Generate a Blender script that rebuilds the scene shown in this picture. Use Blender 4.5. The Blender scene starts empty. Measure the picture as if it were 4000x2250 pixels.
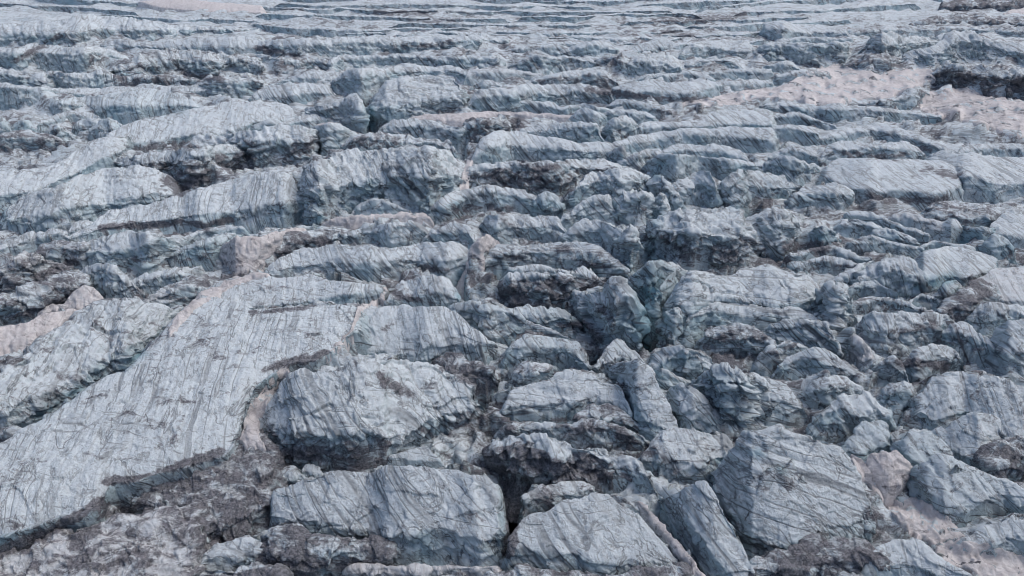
import bpy, math, time
import numpy as np

T0 = time.time()
rng = np.random.RandomState(7)
f32 = np.float32

# ------------------------------------------------------------------ camera
W, HPX = 4000.0, 2250.0
FPX = 2000.0 / math.tan(math.radians(35.0))
PITCH = math.radians(31.0)
CAMH = 45.0
FWD = np.array([0, math.cos(PITCH), -math.sin(PITCH)])
UPV = np.array([0, math.sin(PITCH), math.cos(PITCH)])


def rays(px):
    """photo pixels -> (unit horizontal direction, tangent of depression)"""
    px = np.asarray(px, float)
    xn = (px[:, 0] - W / 2) / FPX
    yn = (HPX / 2 - px[:, 1]) / FPX
    d = FWD[None] + yn[:, None] * UPV[None]
    dx = xn
    hl = np.hypot(dx, d[:, 1])
    return np.stack([dx / hl, d[:, 1] / hl], 1), -d[:, 2] / hl


def project(P):
    x = P[:, 0]
    q = P - np.array([0, 0, CAMH])
    zc = q @ FWD
    yc = q @ UPV
    return np.stack([W / 2 + FPX * x / zc, HPX / 2 - FPX * yc / zc], 1)


# ------------------------------------------------------------------ noise
_perm = rng.permutation(256).astype(np.int32)
PERM = np.concatenate([_perm, _perm, _perm])
_g = rng.normal(size=(256, 3))
GRAD = (_g / np.linalg.norm(_g, axis=1)[:, None]).astype(f32)


def perlin(P):
    P = np.asarray(P, f32)
    Pi = np.floor(P).astype(np.int32)
    Pf = (P - Pi).astype(f32)
    Pi &= 255
    u = Pf * Pf * Pf * (Pf * (Pf * 6 - 15) + 10)
    x, y, z = Pf[:, 0], Pf[:, 1], Pf[:, 2]
    X0 = PERM[Pi[:, 0]]
    X1 = PERM[(Pi[:, 0] + 1)]
    Y0, Y1 = Pi[:, 1], Pi[:, 1] + 1
    Z0, Z1 = Pi[:, 2], Pi[:, 2] + 1

    def g(xh, yy, zz, ax, ay, az):
        G = GRAD[PERM[PERM[xh + yy] + zz] & 255]
        return G[:, 0] * ax + G[:, 1] * ay + G[:, 2] * az
    n = []
    for zz, az in ((Z0, z), (Z1, z - 1)):
        a = g(X0, Y0, zz, x, y, az)
        b = g(X1, Y0, zz, x - 1, y, az)
        c = g(X0, Y1, zz, x, y - 1, az)
        d = g(X1, Y1, zz, x - 1, y - 1, az)
        ab = a + u[:, 0] * (b - a)
        cd = c + u[:, 0] * (d - c)
        n.append(ab + u[:, 1] * (cd - ab))
    return (n[0] + u[:, 2] * (n[1] - n[0])) * 1.5


def fade(wl, sp):
    """weight of a wavelength on a mesh whose points lie sp apart"""
    return np.clip((wl / np.maximum(sp, 1e-4) - 1.6) / 2.0, 0, 1).astype(f32)


def fbm(P, wl, octs, sp, gain=0.5, ridged=False, off=0.0):
    out = np.zeros(len(P), f32)
    a = 1.0
    for k in range(octs):
        w = fade(wl, sp)
        if np.max(w) > 0:
            n = perlin(P / wl + 17.3 * k + off)
            if ridged:
                n = 1 - 2 * np.abs(n)
            out += a * n * w
        wl *= 0.5
        a *= gain
    return out


def hash3(I, k):
    h = PERM[(PERM[(PERM[(I[:, 0] & 255)] + I[:, 1]) & 255] + I[:, 2] + 59 * k) & 255]
    return h


HV = rng.rand(256, 7).astype(f32)


def facets(P, wl, off=0.0):
    """broken planar chips: every cell of a jittered lattice carries a tilted plane; returns (offset, crack)"""
    Q = (P / wl + off).astype(f32)
    I0 = np.floor(Q).astype(np.int32)
    best = np.full(len(Q), 9e9, f32)
    second = np.full(len(Q), 9e9, f32)
    val = np.zeros(len(Q), f32)
    for dx in (-1, 0, 1):
        for dy in (-1, 0, 1):
            for dz in (-1, 0, 1):
                I = I0 + np.array([dx, dy, dz], np.int32)
                H = HV[hash3(I, 0)]
                D = Q - I - H[:, :3]
                d2 = (D * D).sum(1)
                v = ((H[:, 3:6] - 0.5) * D).sum(1) * 1.7 + (H[:, 6] - 0.5) * 0.75
                m = d2 < best
                second = np.where(m, best, np.minimum(second, d2))
                val = np.where(m, v, val)
                best = np.where(m, d2, best)
    return val, np.sqrt(second) - np.sqrt(best)


# ------------------------------------------------------------------ materials
def nd(nt, typ, loc=None, **kw):
    n = nt.nodes.new(typ)
    for k, v in kw.items():
        if k in n.inputs.keys() if hasattr(n.inputs, 'keys') else False:
            n.inputs[k].default_value = v
        else:
            setattr(n, k, v)
    return n
EXPOSURE = -0.06
DATA = """
slab|broad smooth ramp of pale ice tilting down beside the black crevasse, the largest slab|p=2.2,.085,39 f=R d=.2 c=.7 r=.8 q=0|-60,1760 0,1722 139,1650 224,1594 314,1533 426,1464 493,1459 529,1407 583,1353 628,1316 673,1255 718,1205 790,1150 900,1170 985,1212 1240,1190 1377,1190|-60,2080 0,2062 74,2040 224,1992 287,1996 372,1960 395,1915 430,1862 538,1852 615,1818 740,1785 875,1745 940,1650 950,1585 1000,1480 1120,1395 1235,1378 1310,1330 1375,1270|+13
ridge|bluish ice step resting along the upper edge of the broad smooth ramp|s=.2 f=R r=.8|800,1122 888,1088 987,1067 1060,1074 1150,1085 1205,1065 1290,1092 1400,1105 1475,1112|830,1200 980,1200 1110,1185 1230,1172 1300,1160 1380,1145 1475,1130|830,1226 980,1226 1110,1215 1240,1202 1375,1202 1400,1180 1475,1165
snow|pinkish snow strip lying along the crest of the broad smooth ramp|z=5.2,5.0,4.6 t=.8 k=.3|650,1315 673,1258 718,1208 785,1136 888,1088 987,1067 1060,1068|655,1330 700,1285 760,1215 830,1170 900,1130 990,1095 1060,1082|+8
block|white round-backed block with a cracked gray flank beside the narrow dark cleft|f=D|1510,1180 1520,1157 1560,1099 1628,1080 1700,1074 1735,1076 1767,1099 1790,1150|1520,1172 1600,1160 1660,1142 1720,1132 1790,1165|1520,1182 1600,1178 1715,1190 1798,1184
block|great white dome of fluted ice below the white round-backed block|s=.5 f=R d=.05 r=.8|1345,1395 1377,1292 1390,1242 1426,1206 1538,1197 1673,1195 1736,1195 1790,1224 1830,1265 1879,1296 1908,1335|1345,1404 1404,1379 1471,1374 1538,1386 1628,1366 1718,1348 1830,1341 1908,1345|1345,1420 1404,1399 1480,1397 1583,1399 1673,1417 1740,1404 1888,1417 1908,1395
mound|dark gritty ice lump at the foot of the great white fluted dome|d=.75 r=1.3|1700,1400 1745,1372 1807,1377 1821,1404 1870,1425 1911,1440|1700,1420 1758,1440 1830,1465 1911,1450|1700,1440 1758,1467 1830,1493 1911,1500
block|wide hump-backed block with a dark hollow gaping under its lip|s=.45 f=D d=.12 r=1.0 w=.1 m=.5 q=.2|1005,1640 1058,1556 1099,1493 1148,1453 1269,1444 1341,1426 1404,1395 1475,1404 1560,1395 1673,1422 1740,1449 1845,1507|1005,1665 1054,1672 1108,1690 1180,1668 1292,1685 1359,1690 1444,1690 1529,1708 1592,1660 1720,1622 1845,1590|1005,1690 1060,1745 1150,1800 1296,1818 1400,1822 1500,1800 1590,1720 1720,1660 1845,1625
slab|small clean white wedge of snowy ice poking out beside the dark hollow|d=0 r=.3 s=.6 k=.2|1525,1778 1590,1755 1650,1738 1662,1732 1690,1765 1715,1790|1525,1784 1600,1792 1640,1790 1680,1795 1715,1796|+10
slab|big flat-faced slab streaked with thin cracks below the small clean white wedge|e=.12 s=.6 f=D d=.14 r=.85|1070,1920 1170,1880 1260,1850 1340,1840 1450,1845 1530,1820 1600,1815 1720,1825 1790,1840 1910,1865 1935,1900|1070,1995 1170,2030 1300,2040 1440,2055 1530,2075 1600,2072 1740,2060 1800,2100 1900,2110 1955,2060|1070,2030 1200,2085 1330,2090 1450,2085 1530,2150 1600,2165 1740,2150 1800,2170 1870,2195 1955,2160
mound|grimy low mound under the lower edge of the crack-streaked slab|d=.7 r=1.3|1040,2085 1100,2045 1170,2050 1230,2090 1330,2100 1450,2092 1520,2112|1040,2160 1150,2165 1250,2150 1350,2130 1520,2142|1040,2215 1150,2235 1250,2225 1350,2195 1520,2175
ridge|thin pinkish rim of old snow along the bottom edge below the crack-streaked slab|t=.5 d=.15|1375,2200 1430,2190 1550,2215 1650,2218 1800,2206 1940,2205|1375,2210 1430,2205 1550,2228 1650,2232 1800,2220 1940,2220|+22
mound|pink-stained rubbly slope along the lower bank of the black crevasse|s=.12 t=.9 d=.62 r=1.6|-60,2200 0,2174 100,2140 200,2094 290,2062 420,2030 560,2000 680,1985 760,1960|-60,2390 100,2380 300,2370 500,2340 760,2250|+60
mound|mauve gritty slope spilling from the ramp's foot to the crack-streaked slab|s=.18 t=.5 d=.75 r=1.7|560,1895 650,1852 740,1815 875,1772 945,1692 1000,1660 1062,1745|560,1990 690,2060 760,2055 850,2040 940,2010 1000,1990 1062,1950|+40
mound|layered bluish lump lying in the mouth of the black crevasse|f=H d=.3 r=1.2|400,1950 450,1905 550,1878 640,1900 690,1888 730,1925|400,1985 470,1950 560,1950 640,1940 730,1938|400,2010 480,1992 560,1988 650,1962 730,1958
block|little bluish block at the bottom edge amid the pink-stained rubbly slope|d=.2 r=1.2|445,2215 480,2165 540,2150 570,2175|445,2235 500,2225 570,2220|+30
block|small pale block with a pointed top on the mauve gritty slope|d=.25 r=1.2|635,2105 660,2060 720,2065 795,2095|635,2120 720,2120 795,2110|+28
mound|rounded pale hump between the mauve slope and the grimy low mound|d=.25 r=1.1|795,2165 850,2120 920,2110 980,2088 1035,2120|795,2190 900,2180 1035,2165|+35
mound|dark ragged ice heap along the bottom edge beside the rounded pale hump|d=.8 r=1.5|560,2240 640,2190 720,2200 800,2210 900,2225 1000,2220 1080,2240|560,2262 800,2255 1080,2262|+40
block|round ice boulder on the shelf above the crack-streaked slab|d=.3 t=.1|1095,1850 1112,1826 1135,1818 1172,1832 1185,1855|1095,1862 1140,1862 1185,1864|+20
block|squat pale boulder at the upper corner of the crack-streaked slab|d=.15|1180,1838 1195,1814 1225,1808 1252,1820 1262,1845|1180,1845 1225,1845 1262,1848|+20
snow|dirty pink snow chute running down beside the smooth ramp's edge|z=2.6,2.2,1.4 t=.9 d=.1|1125,1425 1060,1475 1020,1530 975,1590 955,1650 930,1720 960,1760|1135,1450 1085,1500 1062,1550 1035,1610 1015,1660 1020,1720 1050,1770|+10
snow|tan meltwater-stained snow streak between the ramp and the great fluted dome|z=3.2,3.0,2.2 t=.9 d=.1|1500,1110 1475,1180 1400,1190 1385,1240 1370,1290 1310,1340 1270,1390|1520,1120 1500,1185 1430,1205 1400,1250 1372,1310 1340,1360 1290,1405|+8
block|small upright white block at the end of the tan snow streak|f=D|1260,1400 1300,1368 1345,1362 1362,1385 1365,1405|1260,1404 1300,1395 1365,1408|1260,1408 1310,1430 1365,1424
block|bright pyramid-backed block at the bottom edge, beside a pink snow rib|e=.2 s=.55 f=D d=.04 r=.7|1992,2110 2010,2076 2049,2026 2081,2004 2130,1999 2179,1962 2215,1945 2269,1945 2323,1918 2381,1932 2430,1977 2489,2004 2552,2080 2597,2134 2640,2188|1992,2142 2090,2138 2179,2158 2251,2160 2314,2176 2426,2188 2538,2180 2640,2194|1985,2235 2090,2225 2179,2245 2251,2240 2314,2250 2430,2235 2540,2210 2640,2202
mound|dark rubbly skirt of ice along the bottom edge under the pyramid-backed block|d=.65 r=1.5|1900,2250 1980,2232 2100,2228 2250,2240 2350,2245 2450,2232 2560,2210 2660,2215|1900,2275 2250,2275 2660,2265|+40
snow|narrow pink snow rib dividing the pyramid-backed block from the grooved slab|s=.6 t=1 e=.3|2490,1956 2515,1972 2560,2030 2600,2070 2640,2120 2690,2170 2725,2220 2780,2290|2490,1966 2515,1990 2560,2055 2600,2098 2640,2150 2690,2205 2725,2258 2780,2330|2490,1980 2515,2015 2560,2085 2600,2130 2640,2180 2690,2235 2725,2290 2780,2360
slab|tall grooved slab leaning beside the pink snow rib, its dim flank exposed|s=.7 f=D d=.12 r=.7|2595,1948 2640,1925 2695,1890 2754,1876 2790,1920 2830,1985 2875,2075 2920,2180 2955,2255|2595,1962 2640,1985 2690,2040 2740,2100 2790,2170 2840,2230 2880,2265 2955,2290|2595,1990 2640,2070 2690,2150 2740,2210 2790,2260 2840,2290 2880,2302 2955,2312
block|broken gray block with a black hole at its foot above the tall grooved slab|s=.4 f=D d=.2|2525,1760 2565,1681 2619,1663 2672,1672 2740,1681 2830,1699 2861,1739 2880,1778|2525,1785 2590,1765 2640,1790 2695,1800 2807,1788 2880,1782|2525,1840 2605,1856 2717,1862 2800,1825 2880,1810
slab|large rib-banded slab stepping down toward the pink snow tongue|s=.75 f=H2 d=.12 r=.95|2795,1840 2830,1790 2870,1740 2900,1690 2950,1685 3000,1672 3045,1663 3099,1690 3179,1703 3224,1712 3278,1735 3323,1788 3359,1860 3375,1945|2795,1870 2850,1945 2900,2045 2945,2085 3000,2105 3067,2112 3180,2085 3269,2050 3375,2010|2795,1900 2840,1975 2890,2085 2935,2150 3000,2172 3080,2172 3180,2150 3280,2115 3375,2070
mound|rubbly dark ledge under the rib-banded slab along the bottom edge|d=.7 r=1.4|2930,2180 3010,2165 3080,2150 3180,2095 3280,2105 3390,2125 3440,2160|2930,2235 3060,2225 3200,2200 3440,2195|+50
block|pale smooth block at the bottom edge just below the pink snow tongue|s=.4 d=.1|3400,2175 3417,2147 3471,2111 3574,2107 3619,2134 3700,2197 3780,2245|3400,2215 3500,2205 3600,2220 3700,2245 3780,2270|+45
snow|long pink snow tongue spreading into a fan at the bottom corner|z=2.8,1.8,.6 t=1 r=.9|3318,1775 3365,1800 3410,1870 3450,1905 3475,1948 3520,1962 3555,1942 3600,1950 3650,1985 3700,2010 3750,2070 3800,2112 3850,2120 3900,2140 4000,2175 4080,2210|3318,1790 3360,1860 3400,1905 3435,1945 3475,2000 3500,2045 3550,2092 3610,2115 3650,2145 3675,2190 3780,2230 3850,2290 3950,2330 4080,2360|+20
snow|cupped pink snow bank hanging above the narrow neck of the snow tongue|s=.8 t=.9 r=1|3380,1810 3400,1772 3470,1765 3510,1760 3540,1800 3560,1832|3380,1850 3430,1885 3470,1905 3510,1885 3560,1840|+14
block|gray pyramid block standing over the head of the pink snow tongue|s=.6 f=D b=.2|3310,1720 3340,1680 3370,1650 3440,1638 3465,1660 3475,1700|3310,1760 3345,1772 3400,1745 3475,1712|3310,1785 3345,1800 3400,1782 3475,1745
block|arched bluish block beside the cupped pink snow bank|s=.6 f=D b=.15|3485,1745 3500,1728 3538,1717 3543,1685 3601,1676 3659,1699 3700,1740 3722,1768|3485,1752 3540,1750 3590,1810 3640,1815 3722,1785|3485,1765 3545,1820 3600,1840 3650,1838 3722,1805
slab|long crack-barred slab running from the arched bluish block to the edge|s=.6 f=D d=.12 b=.1|3590,1830 3624,1790 3673,1768 3763,1802 3830,1833 3897,1869 3960,1887 4000,1914 4070,1945|3590,1880 3640,1935 3700,1975 3770,1962 3850,1935 3930,1930 4070,1972|3590,1910 3620,1965 3690,2015 3770,1998 3850,1970 3930,1965 4070,2005
block|tilted pale block on the edge between the crack-barred slab and the snow fan|s=.4 d=.15|3770,2110 3840,2060 3920,2035 3960,2010 4070,1998|3770,2128 3900,2110 4070,2080|3770,2145 3900,2152 4070,2160
slab|bright sloping slab crossed by bricklike cracks above the crack-barred slab|s=.5 f=D2 d=.18|3600,1540 3640,1480 3690,1452 3735,1446 3790,1456 3852,1478 3920,1476 4000,1516 4070,1560|3600,1600 3650,1640 3700,1610 3760,1600 3807,1610 3861,1640 3915,1690 3960,1720 4070,1760|3600,1640 3650,1670 3700,1672 3770,1650 3850,1705 3900,1740 3960,1775 4070,1800
slab|grooved tongue of ice under the bricklike-cracked slab|s=.6 f=D2 d=.2|3640,1690 3713,1645 3781,1607 3834,1604 3897,1640 4000,1690|3640,1712 3718,1745 3800,1780 3860,1755 3900,1730 4000,1708|3640,1720 3718,1768 3821,1825 3880,1770 3920,1745 4000,1730
mound|black-stained ragged heap on the edge below the grooved tongue|d=.6 r=1.6|3880,1735 3900,1712 3950,1702 4070,1690|3880,1790 3960,1785 4070,1780|+70
ridge|white-lipped ridge with a filthy dark face above the pyramid-backed block|e=.15 s=.3 d=.1 r=1.1 m=.85|1925,1712 2000,1694 2085,1699 2170,1703 2240,1742 2300,1735 2340,1728 2385,1785|1925,1728 2000,1722 2100,1732 2200,1762 2290,1755 2385,1795|1925,1800 2000,1820 2100,1868 2200,1882 2300,1872 2385,1862
block|stepped bluish block next to the filthy dark face|s=.4 f=D d=.15|2280,1790 2341,1773 2395,1777 2449,1777 2511,1800 2540,1850|2280,1812 2360,1815 2417,1825 2494,1838 2540,1868|2280,1835 2380,1865 2440,1882 2540,1915
block|gray wall-like block in the gap behind the pyramid-backed block|e=.15 s=.3 f=D d=.3|2045,1940 2094,1903 2153,1885 2242,1881 2320,1890|2045,1955 2140,1940 2224,1928 2320,1912|2045,2010 2130,1985 2224,1955 2320,1935
ridge|long dirty ridge crossing above the white-lipped ridge|s=.3 d=.4 r=1.2|1990,1660 2067,1645 2130,1648 2193,1656 2251,1650 2314,1634 2381,1648 2449,1670 2515,1700|1990,1672 2130,1668 2250,1670 2340,1665 2449,1698 2515,1712|1990,1690 2135,1694 2224,1712 2359,1730 2449,1740 2515,1735
block|many-lobed bright block in front of the twin smooth columns|s=.5 f=H d=.1|1985,1560 2000,1520 2045,1502 2126,1485 2179,1449 2251,1440 2305,1447 2359,1491 2422,1500 2440,1538 2460,1600|1985,1582 2090,1586 2188,1578 2269,1560 2314,1552 2381,1556 2460,1602|1985,1612 2090,1612 2188,1610 2251,1603 2292,1590 2404,1580 2460,1648
block|dirty lower step of the many-lobed bright block|s=.3 d=.45|2240,1625 2265,1602 2314,1576 2381,1565 2426,1588 2480,1648|2240,1638 2300,1626 2404,1632 2480,1656|2240,1652 2310,1658 2400,1668 2480,1680
block|small pointed peak crowning the first of the twin smooth columns|s=.8 f=D|2305,1435 2341,1402 2372,1357 2404,1321 2435,1330 2467,1361 2498,1395 2510,1412|2305,1440 2360,1418 2404,1398 2450,1402 2510,1416|2305,1452 2360,1440 2430,1425 2510,1424
slab|first of the twin smooth columns, a curved pale back split by a dark cleft|s=.6 f=H d=.08|2390,1425 2449,1414 2494,1396 2538,1433 2561,1470 2579,1506 2601,1551 2619,1596 2641,1645 2655,1690|2390,1448 2440,1475 2465,1530 2490,1580 2515,1620 2550,1650 2600,1675 2655,1702|2390,1470 2440,1540 2465,1610 2490,1670 2515,1692 2550,1708 2600,1714 2655,1716
block|second of the twin smooth columns, a shorter pale stub with a squared foot|s=.6 f=D d=.1|2605,1560 2610,1529 2624,1502 2664,1492 2691,1505 2736,1551 2763,1579 2788,1615|2605,1585 2650,1610 2700,1610 2763,1600 2788,1622|2605,1600 2650,1672 2700,1695 2788,1668
ridge|slim white blade tucked behind the second of the twin columns|s=.5|2548,1420 2579,1430 2628,1452 2685,1489|2548,1430 2579,1445 2628,1470 2685,1495|2548,1450 2580,1500 2615,1512 2685,1502
block|sharp-crested gray block leaning over the heads of the twin columns|s=.9 f=D d=.1|2552,1425 2583,1359 2650,1349 2718,1367 2781,1389 2795,1425|2552,1432 2600,1400 2660,1372 2720,1388 2795,1432|2552,1445 2620,1462 2680,1480 2740,1478 2795,1466
block|tall plain gray cliff carrying diagonal grooves beside the slim white blade|s=.5 f=D w=.5|2695,1500 2709,1474 2785,1430 2852,1430 2897,1442 2987,1488 3005,1500|2695,1512 2715,1486 2790,1445 2852,1445 2900,1460 2985,1502 3005,1510|2695,1560 2740,1610 2800,1665 2850,1695 2905,1695 2940,1610 3005,1580
slab|pale snout of ice with an overhanging chin beside the plain gray cliff|s=.4 f=H|2885,1490 2950,1470 3000,1467 3063,1491 3099,1532 3130,1583|2885,1532 2933,1562 3000,1562 3072,1572 3130,1592|2885,1560 2935,1590 3000,1628 3081,1626 3130,1612
block|great rounded table of banded ice bounding the deep blue chasm|e=.1 s=.4 f=H d=.06 r=.75|2595,1200 2606,1170 2628,1120 2664,1074 2700,1056 2763,1065 2852,1074 2897,1052 3000,1030 3045,1046 3099,1065 3135,1061 3153,1080 3172,1130|2595,1215 2664,1185 2740,1176 2852,1168 2942,1176 3000,1182 3090,1178 3172,1166|2595,1260 2650,1300 2700,1305 2763,1255 2852,1252 2942,1236 3000,1250 3100,1242 3172,1205
block|second banded tier just below the great rounded table|s=.4 f=H d=.1|2690,1235 2700,1209 2763,1182 2897,1176 3000,1195 3135,1209 3185,1238|2690,1255 2770,1218 2900,1225 3000,1232 3185,1246|2690,1318 2760,1280 2900,1258 3000,1270 3185,1262
block|scalloped third tier of gray ice with two dark pockets|s=.3 f=H d=.35 r=1.2|2740,1310 2763,1281 2821,1267 2875,1254 2942,1276 3000,1312 3020,1335|2740,1325 2760,1306 2852,1298 2942,1312 3020,1342|2740,1340 2800,1352 2852,1362 2940,1372 3020,1384
ridge|smooth arch-topped gray wall with a thin bright brim|s=.5 f=D d=.06 w=.35|2990,1280 3000,1263 3067,1247 3170,1245 3229,1263 3269,1312 3285,1380|2990,1288 3005,1278 3070,1264 3170,1260 3222,1278 3265,1325 3285,1388|2990,1325 3060,1335 3135,1348 3200,1362 3250,1380 3285,1398
block|dark gray slanting block crouching below the arch-topped wall|f=D d=.25 s=.5|3005,1345 3058,1330 3110,1336 3165,1368|3005,1356 3058,1345 3110,1350 3165,1375|3005,1420 3060,1412 3110,1400 3165,1385
block|domed gray peak shaped like a shell below the arch-topped wall|s=.6 f=D|3050,1425 3063,1402 3126,1371 3179,1352 3224,1358 3269,1385 3310,1412 3340,1440|3050,1435 3130,1400 3180,1395 3240,1418 3340,1448|3050,1455 3121,1448 3202,1468 3270,1472 3340,1462
block|crusted brim block under the shell-like gray peak|s=.4 f=D d=.2|3165,1520 3179,1500 3215,1475 3269,1469 3314,1475 3340,1505|3165,1530 3230,1496 3300,1496 3340,1514|3165,1565 3230,1582 3290,1555 3340,1545
block|fan-cracked gray block leaning over the rib-banded slab|s=.5 f=D2 d=.2|3205,1612 3215,1595 3251,1560 3292,1533 3372,1542 3413,1563 3450,1592|3205,1625 3290,1585 3370,1592 3450,1610|3205,1695 3290,1690 3370,1675 3450,1655
block|cracked upright block with a domed cap beside the fan-cracked block|f=H s=.4|3430,1545 3475,1500 3530,1484 3565,1500 3575,1550|3430,1552 3490,1520 3530,1508 3575,1556|3430,1580 3500,1592 3540,1592 3575,1580
block|stubby pale tooth above the block with a domed cap|f=H s=.5|3440,1415 3452,1402 3485,1388 3516,1406 3530,1445|3440,1422 3485,1410 3530,1452|3440,1462 3485,1480 3530,1482
block|tiny rounded pale knob beside the stubby tooth|s=.5|3388,1425 3413,1398 3449,1415|3388,1430 3413,1412 3449,1422|3388,1446 3413,1450 3449,1446
slab|pinkish tilted plate lying against the end of the arch-topped wall|s=.5 t=.45 d=.05|3285,1325 3305,1292 3345,1308 3370,1338 3398,1368 3408,1412|3285,1332 3320,1322 3350,1345 3385,1378 3408,1418|3285,1345 3330,1385 3370,1425 3408,1432
block|broad flank of brick-cracked ice behind the pinkish tilted plate|s=.5 f=D2 d=.2|3350,1270 3368,1242 3395,1224 3471,1227 3538,1218 3641,1213 3700,1230|3350,1285 3420,1290 3500,1300 3560,1290 3640,1270 3700,1250|3350,1310 3400,1365 3480,1390 3560,1360 3650,1335 3700,1310
block|smooth hooded block with a soft bright brow above a brown pocket|s=.5 f=D d=.12|3520,1430 3538,1411 3556,1370 3597,1348 3650,1341 3713,1352 3750,1390|3520,1438 3570,1412 3620,1400 3690,1388 3750,1396|3520,1455 3583,1478 3640,1455 3690,1415 3750,1408
block|curved ledge block with a cavity under its rim behind the hooded block|s=.4 d=.25|3685,1285 3710,1262 3763,1250 3807,1285 3852,1312 3895,1350|3685,1295 3720,1296 3780,1306 3840,1328 3895,1360|3685,1335 3720,1352 3785,1362 3895,1385
block|white domed shoulder cut by a slanting crack at the far edge|s=.7 f=D d=.06|3860,1330 3875,1300 3897,1269 3942,1251 4000,1246 4070,1250|3860,1350 3900,1365 3940,1375 4070,1360|3860,1368 3895,1400 3940,1442 4000,1445 4070,1430
slab|pale smooth sheet with a blue hollow under its sagging lip|s=.25 d=.04 r=.6|3560,1030 3565,1014 3606,979 3695,960 3763,965 3852,987 3890,1004|3560,1060 3588,1083 3628,1082 3709,1070 3763,1085 3821,1070 3890,1045|3560,1080 3601,1140 3655,1142 3705,1100 3785,1106 3852,1078 3890,1062
block|crumpled white block tucked against the pale smooth sheet|s=.35 d=.08|3365,1060 3381,1035 3449,1008 3538,998 3574,1020 3592,1050|3365,1080 3450,1058 3520,1058 3592,1068|3365,1120 3460,1132 3540,1142 3592,1148
ridge|slender curved ridge of gray ice beside the crumpled white block|s=.4 d=.1|3235,1095 3260,1078 3314,1055 3359,1026 3420,1005|3235,1102 3265,1090 3320,1070 3420,1015|3235,1110 3290,1110 3340,1098 3420,1050
slab|pink-gray snowy slope above the black stain at the edge|s=.15 t=.35 d=.15 r=.7|3800,1100 3860,1062 3900,1042 4070,1045|3800,1140 3860,1160 3930,1172 4070,1172|+14
block|blocky pale shoulder between the pink-gray slope and the white domed shoulder|s=.35 d=.15|3795,1225 3807,1209 3839,1174 3879,1180 3933,1195 4000,1195 4070,1200|3795,1240 3880,1222 3950,1225 4070,1230|3795,1260 3870,1282 3950,1275 4070,1258
ridge|tilted ribbed fin beside the black stain at the edge|s=.6 f=D2|3640,1160 3659,1137 3691,1097 3727,1088 3768,1125|3640,1168 3680,1130 3730,1108 3768,1135|3640,1178 3690,1182 3730,1160 3768,1148
mound|black-stained hollow heap near the tilted ribbed fin|d=.6 r=1.6|3680,1200 3730,1150 3780,1110 3830,1090 3880,1110|3680,1215 3760,1180 3880,1150|3680,1240 3780,1240 3880,1190
block|jumbled little gray block at the end of the great rounded table|f=D d=.15|3215,1150 3242,1115 3269,1108 3296,1124 3315,1157|3215,1160 3265,1128 3315,1165|3215,1250 3265,1285 3315,1265
block|notch-crested ridge with a filthy pitted front beside the blue chasm|s=.2 d=.1 m=.8 r=1.1|1995,1078 2045,1070 2148,1065 2251,1065 2278,1056 2323,1056 2355,1090|1995,1086 2148,1075 2251,1076 2330,1070 2355,1098|1995,1178 2100,1198 2200,1185 2300,1145 2355,1125
ridge|thin bright sill of ice above the notch-crested ridge|s=.3 d=.1|1990,1042 2060,1036 2117,1038 2179,1047 2260,1062|1990,1050 2117,1048 2260,1072|+18
block|tall horned serac with a curled white rim standing over the blue chasm|s=.5 f=D d=.1 w=.2 e=.1 r=.75|2242,1140 2290,1148 2340,1138 2360,1112 2368,1085 2422,1083 2440,1101 2490,1170|2242,1165 2290,1180 2335,1185 2380,1162 2420,1142 2450,1170 2490,1240|2242,1200 2290,1250 2335,1290 2380,1325 2420,1350 2450,1368 2490,1372
ridge|bluish scalloped ridge beneath the notch-crested ridge's filthy front|s=.3 d=.2 b=.2|1780,1192 1852,1176 1942,1188 2000,1203 2060,1194 2140,1200 2225,1225|1780,1212 1860,1208 1942,1222 2060,1228 2140,1232 2225,1245|1780,1260 1900,1330 1960,1312 2060,1290 2150,1290 2225,1280
ridge|smooth swept ridge of gray ice lying under the bluish scalloped ridge|s=.4 f=H d=.1|1990,1262 2045,1248 2112,1259 2179,1290 2222,1316|1990,1275 2045,1264 2112,1276 2222,1324|1990,1296 2090,1308 2160,1322 2222,1330
block|squarish block with sunken blue windows below the smooth swept ridge|s=.35 d=.12 b=.1|2000,1350 2009,1330 2045,1303 2135,1312 2215,1330 2256,1340 2272,1386 2300,1431|2000,1365 2060,1348 2140,1358 2220,1360 2300,1438|2000,1422 2058,1418 2135,1402 2224,1400 2300,1440
mound|brown-stained pinkish lump below the block with sunken blue windows|d=.5 t=.3 r=1.3|2015,1445 2040,1420 2090,1411 2150,1424|2015,1455 2080,1440 2150,1440|2015,1500 2080,1502 2150,1475
spire|thin standing shard of blue ice inside the deep blue chasm|b=.5 s=.8 r=.5 q=.05 e=.12|2538,1135 2543,1122 2556,1110 2576,1120 2590,1140|2538,1142 2556,1125 2590,1146|2538,1255 2565,1272 2590,1260
block|dark-sided narrow pillar against the wall of the deep blue chasm|d=.3 s=.5 r=.6 q=.05 e=.12|2600,1225 2628,1204 2655,1195 2666,1215|2600,1236 2636,1220 2666,1226|2600,1318 2636,1338 2666,1318
ridge|arched thin fin of ice at the head of the deep blue chasm|s=.5 f=D r=.6 q=.05 e=.12|2455,1085 2476,1074 2529,1020 2583,1011 2650,1030 2690,1060|2455,1092 2530,1032 2583,1022 2690,1068|2455,1105 2538,1130 2588,1106 2640,1080 2690,1078
ridge|pale triangular fin between the arched fin and the great rounded table|s=.7 r=.6 q=.05 e=.12|2578,1120 2600,1090 2624,1066 2655,1043 2685,1056|2578,1128 2624,1078 2655,1058 2685,1064|2578,1172 2628,1135 2673,1085 2685,1078
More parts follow.
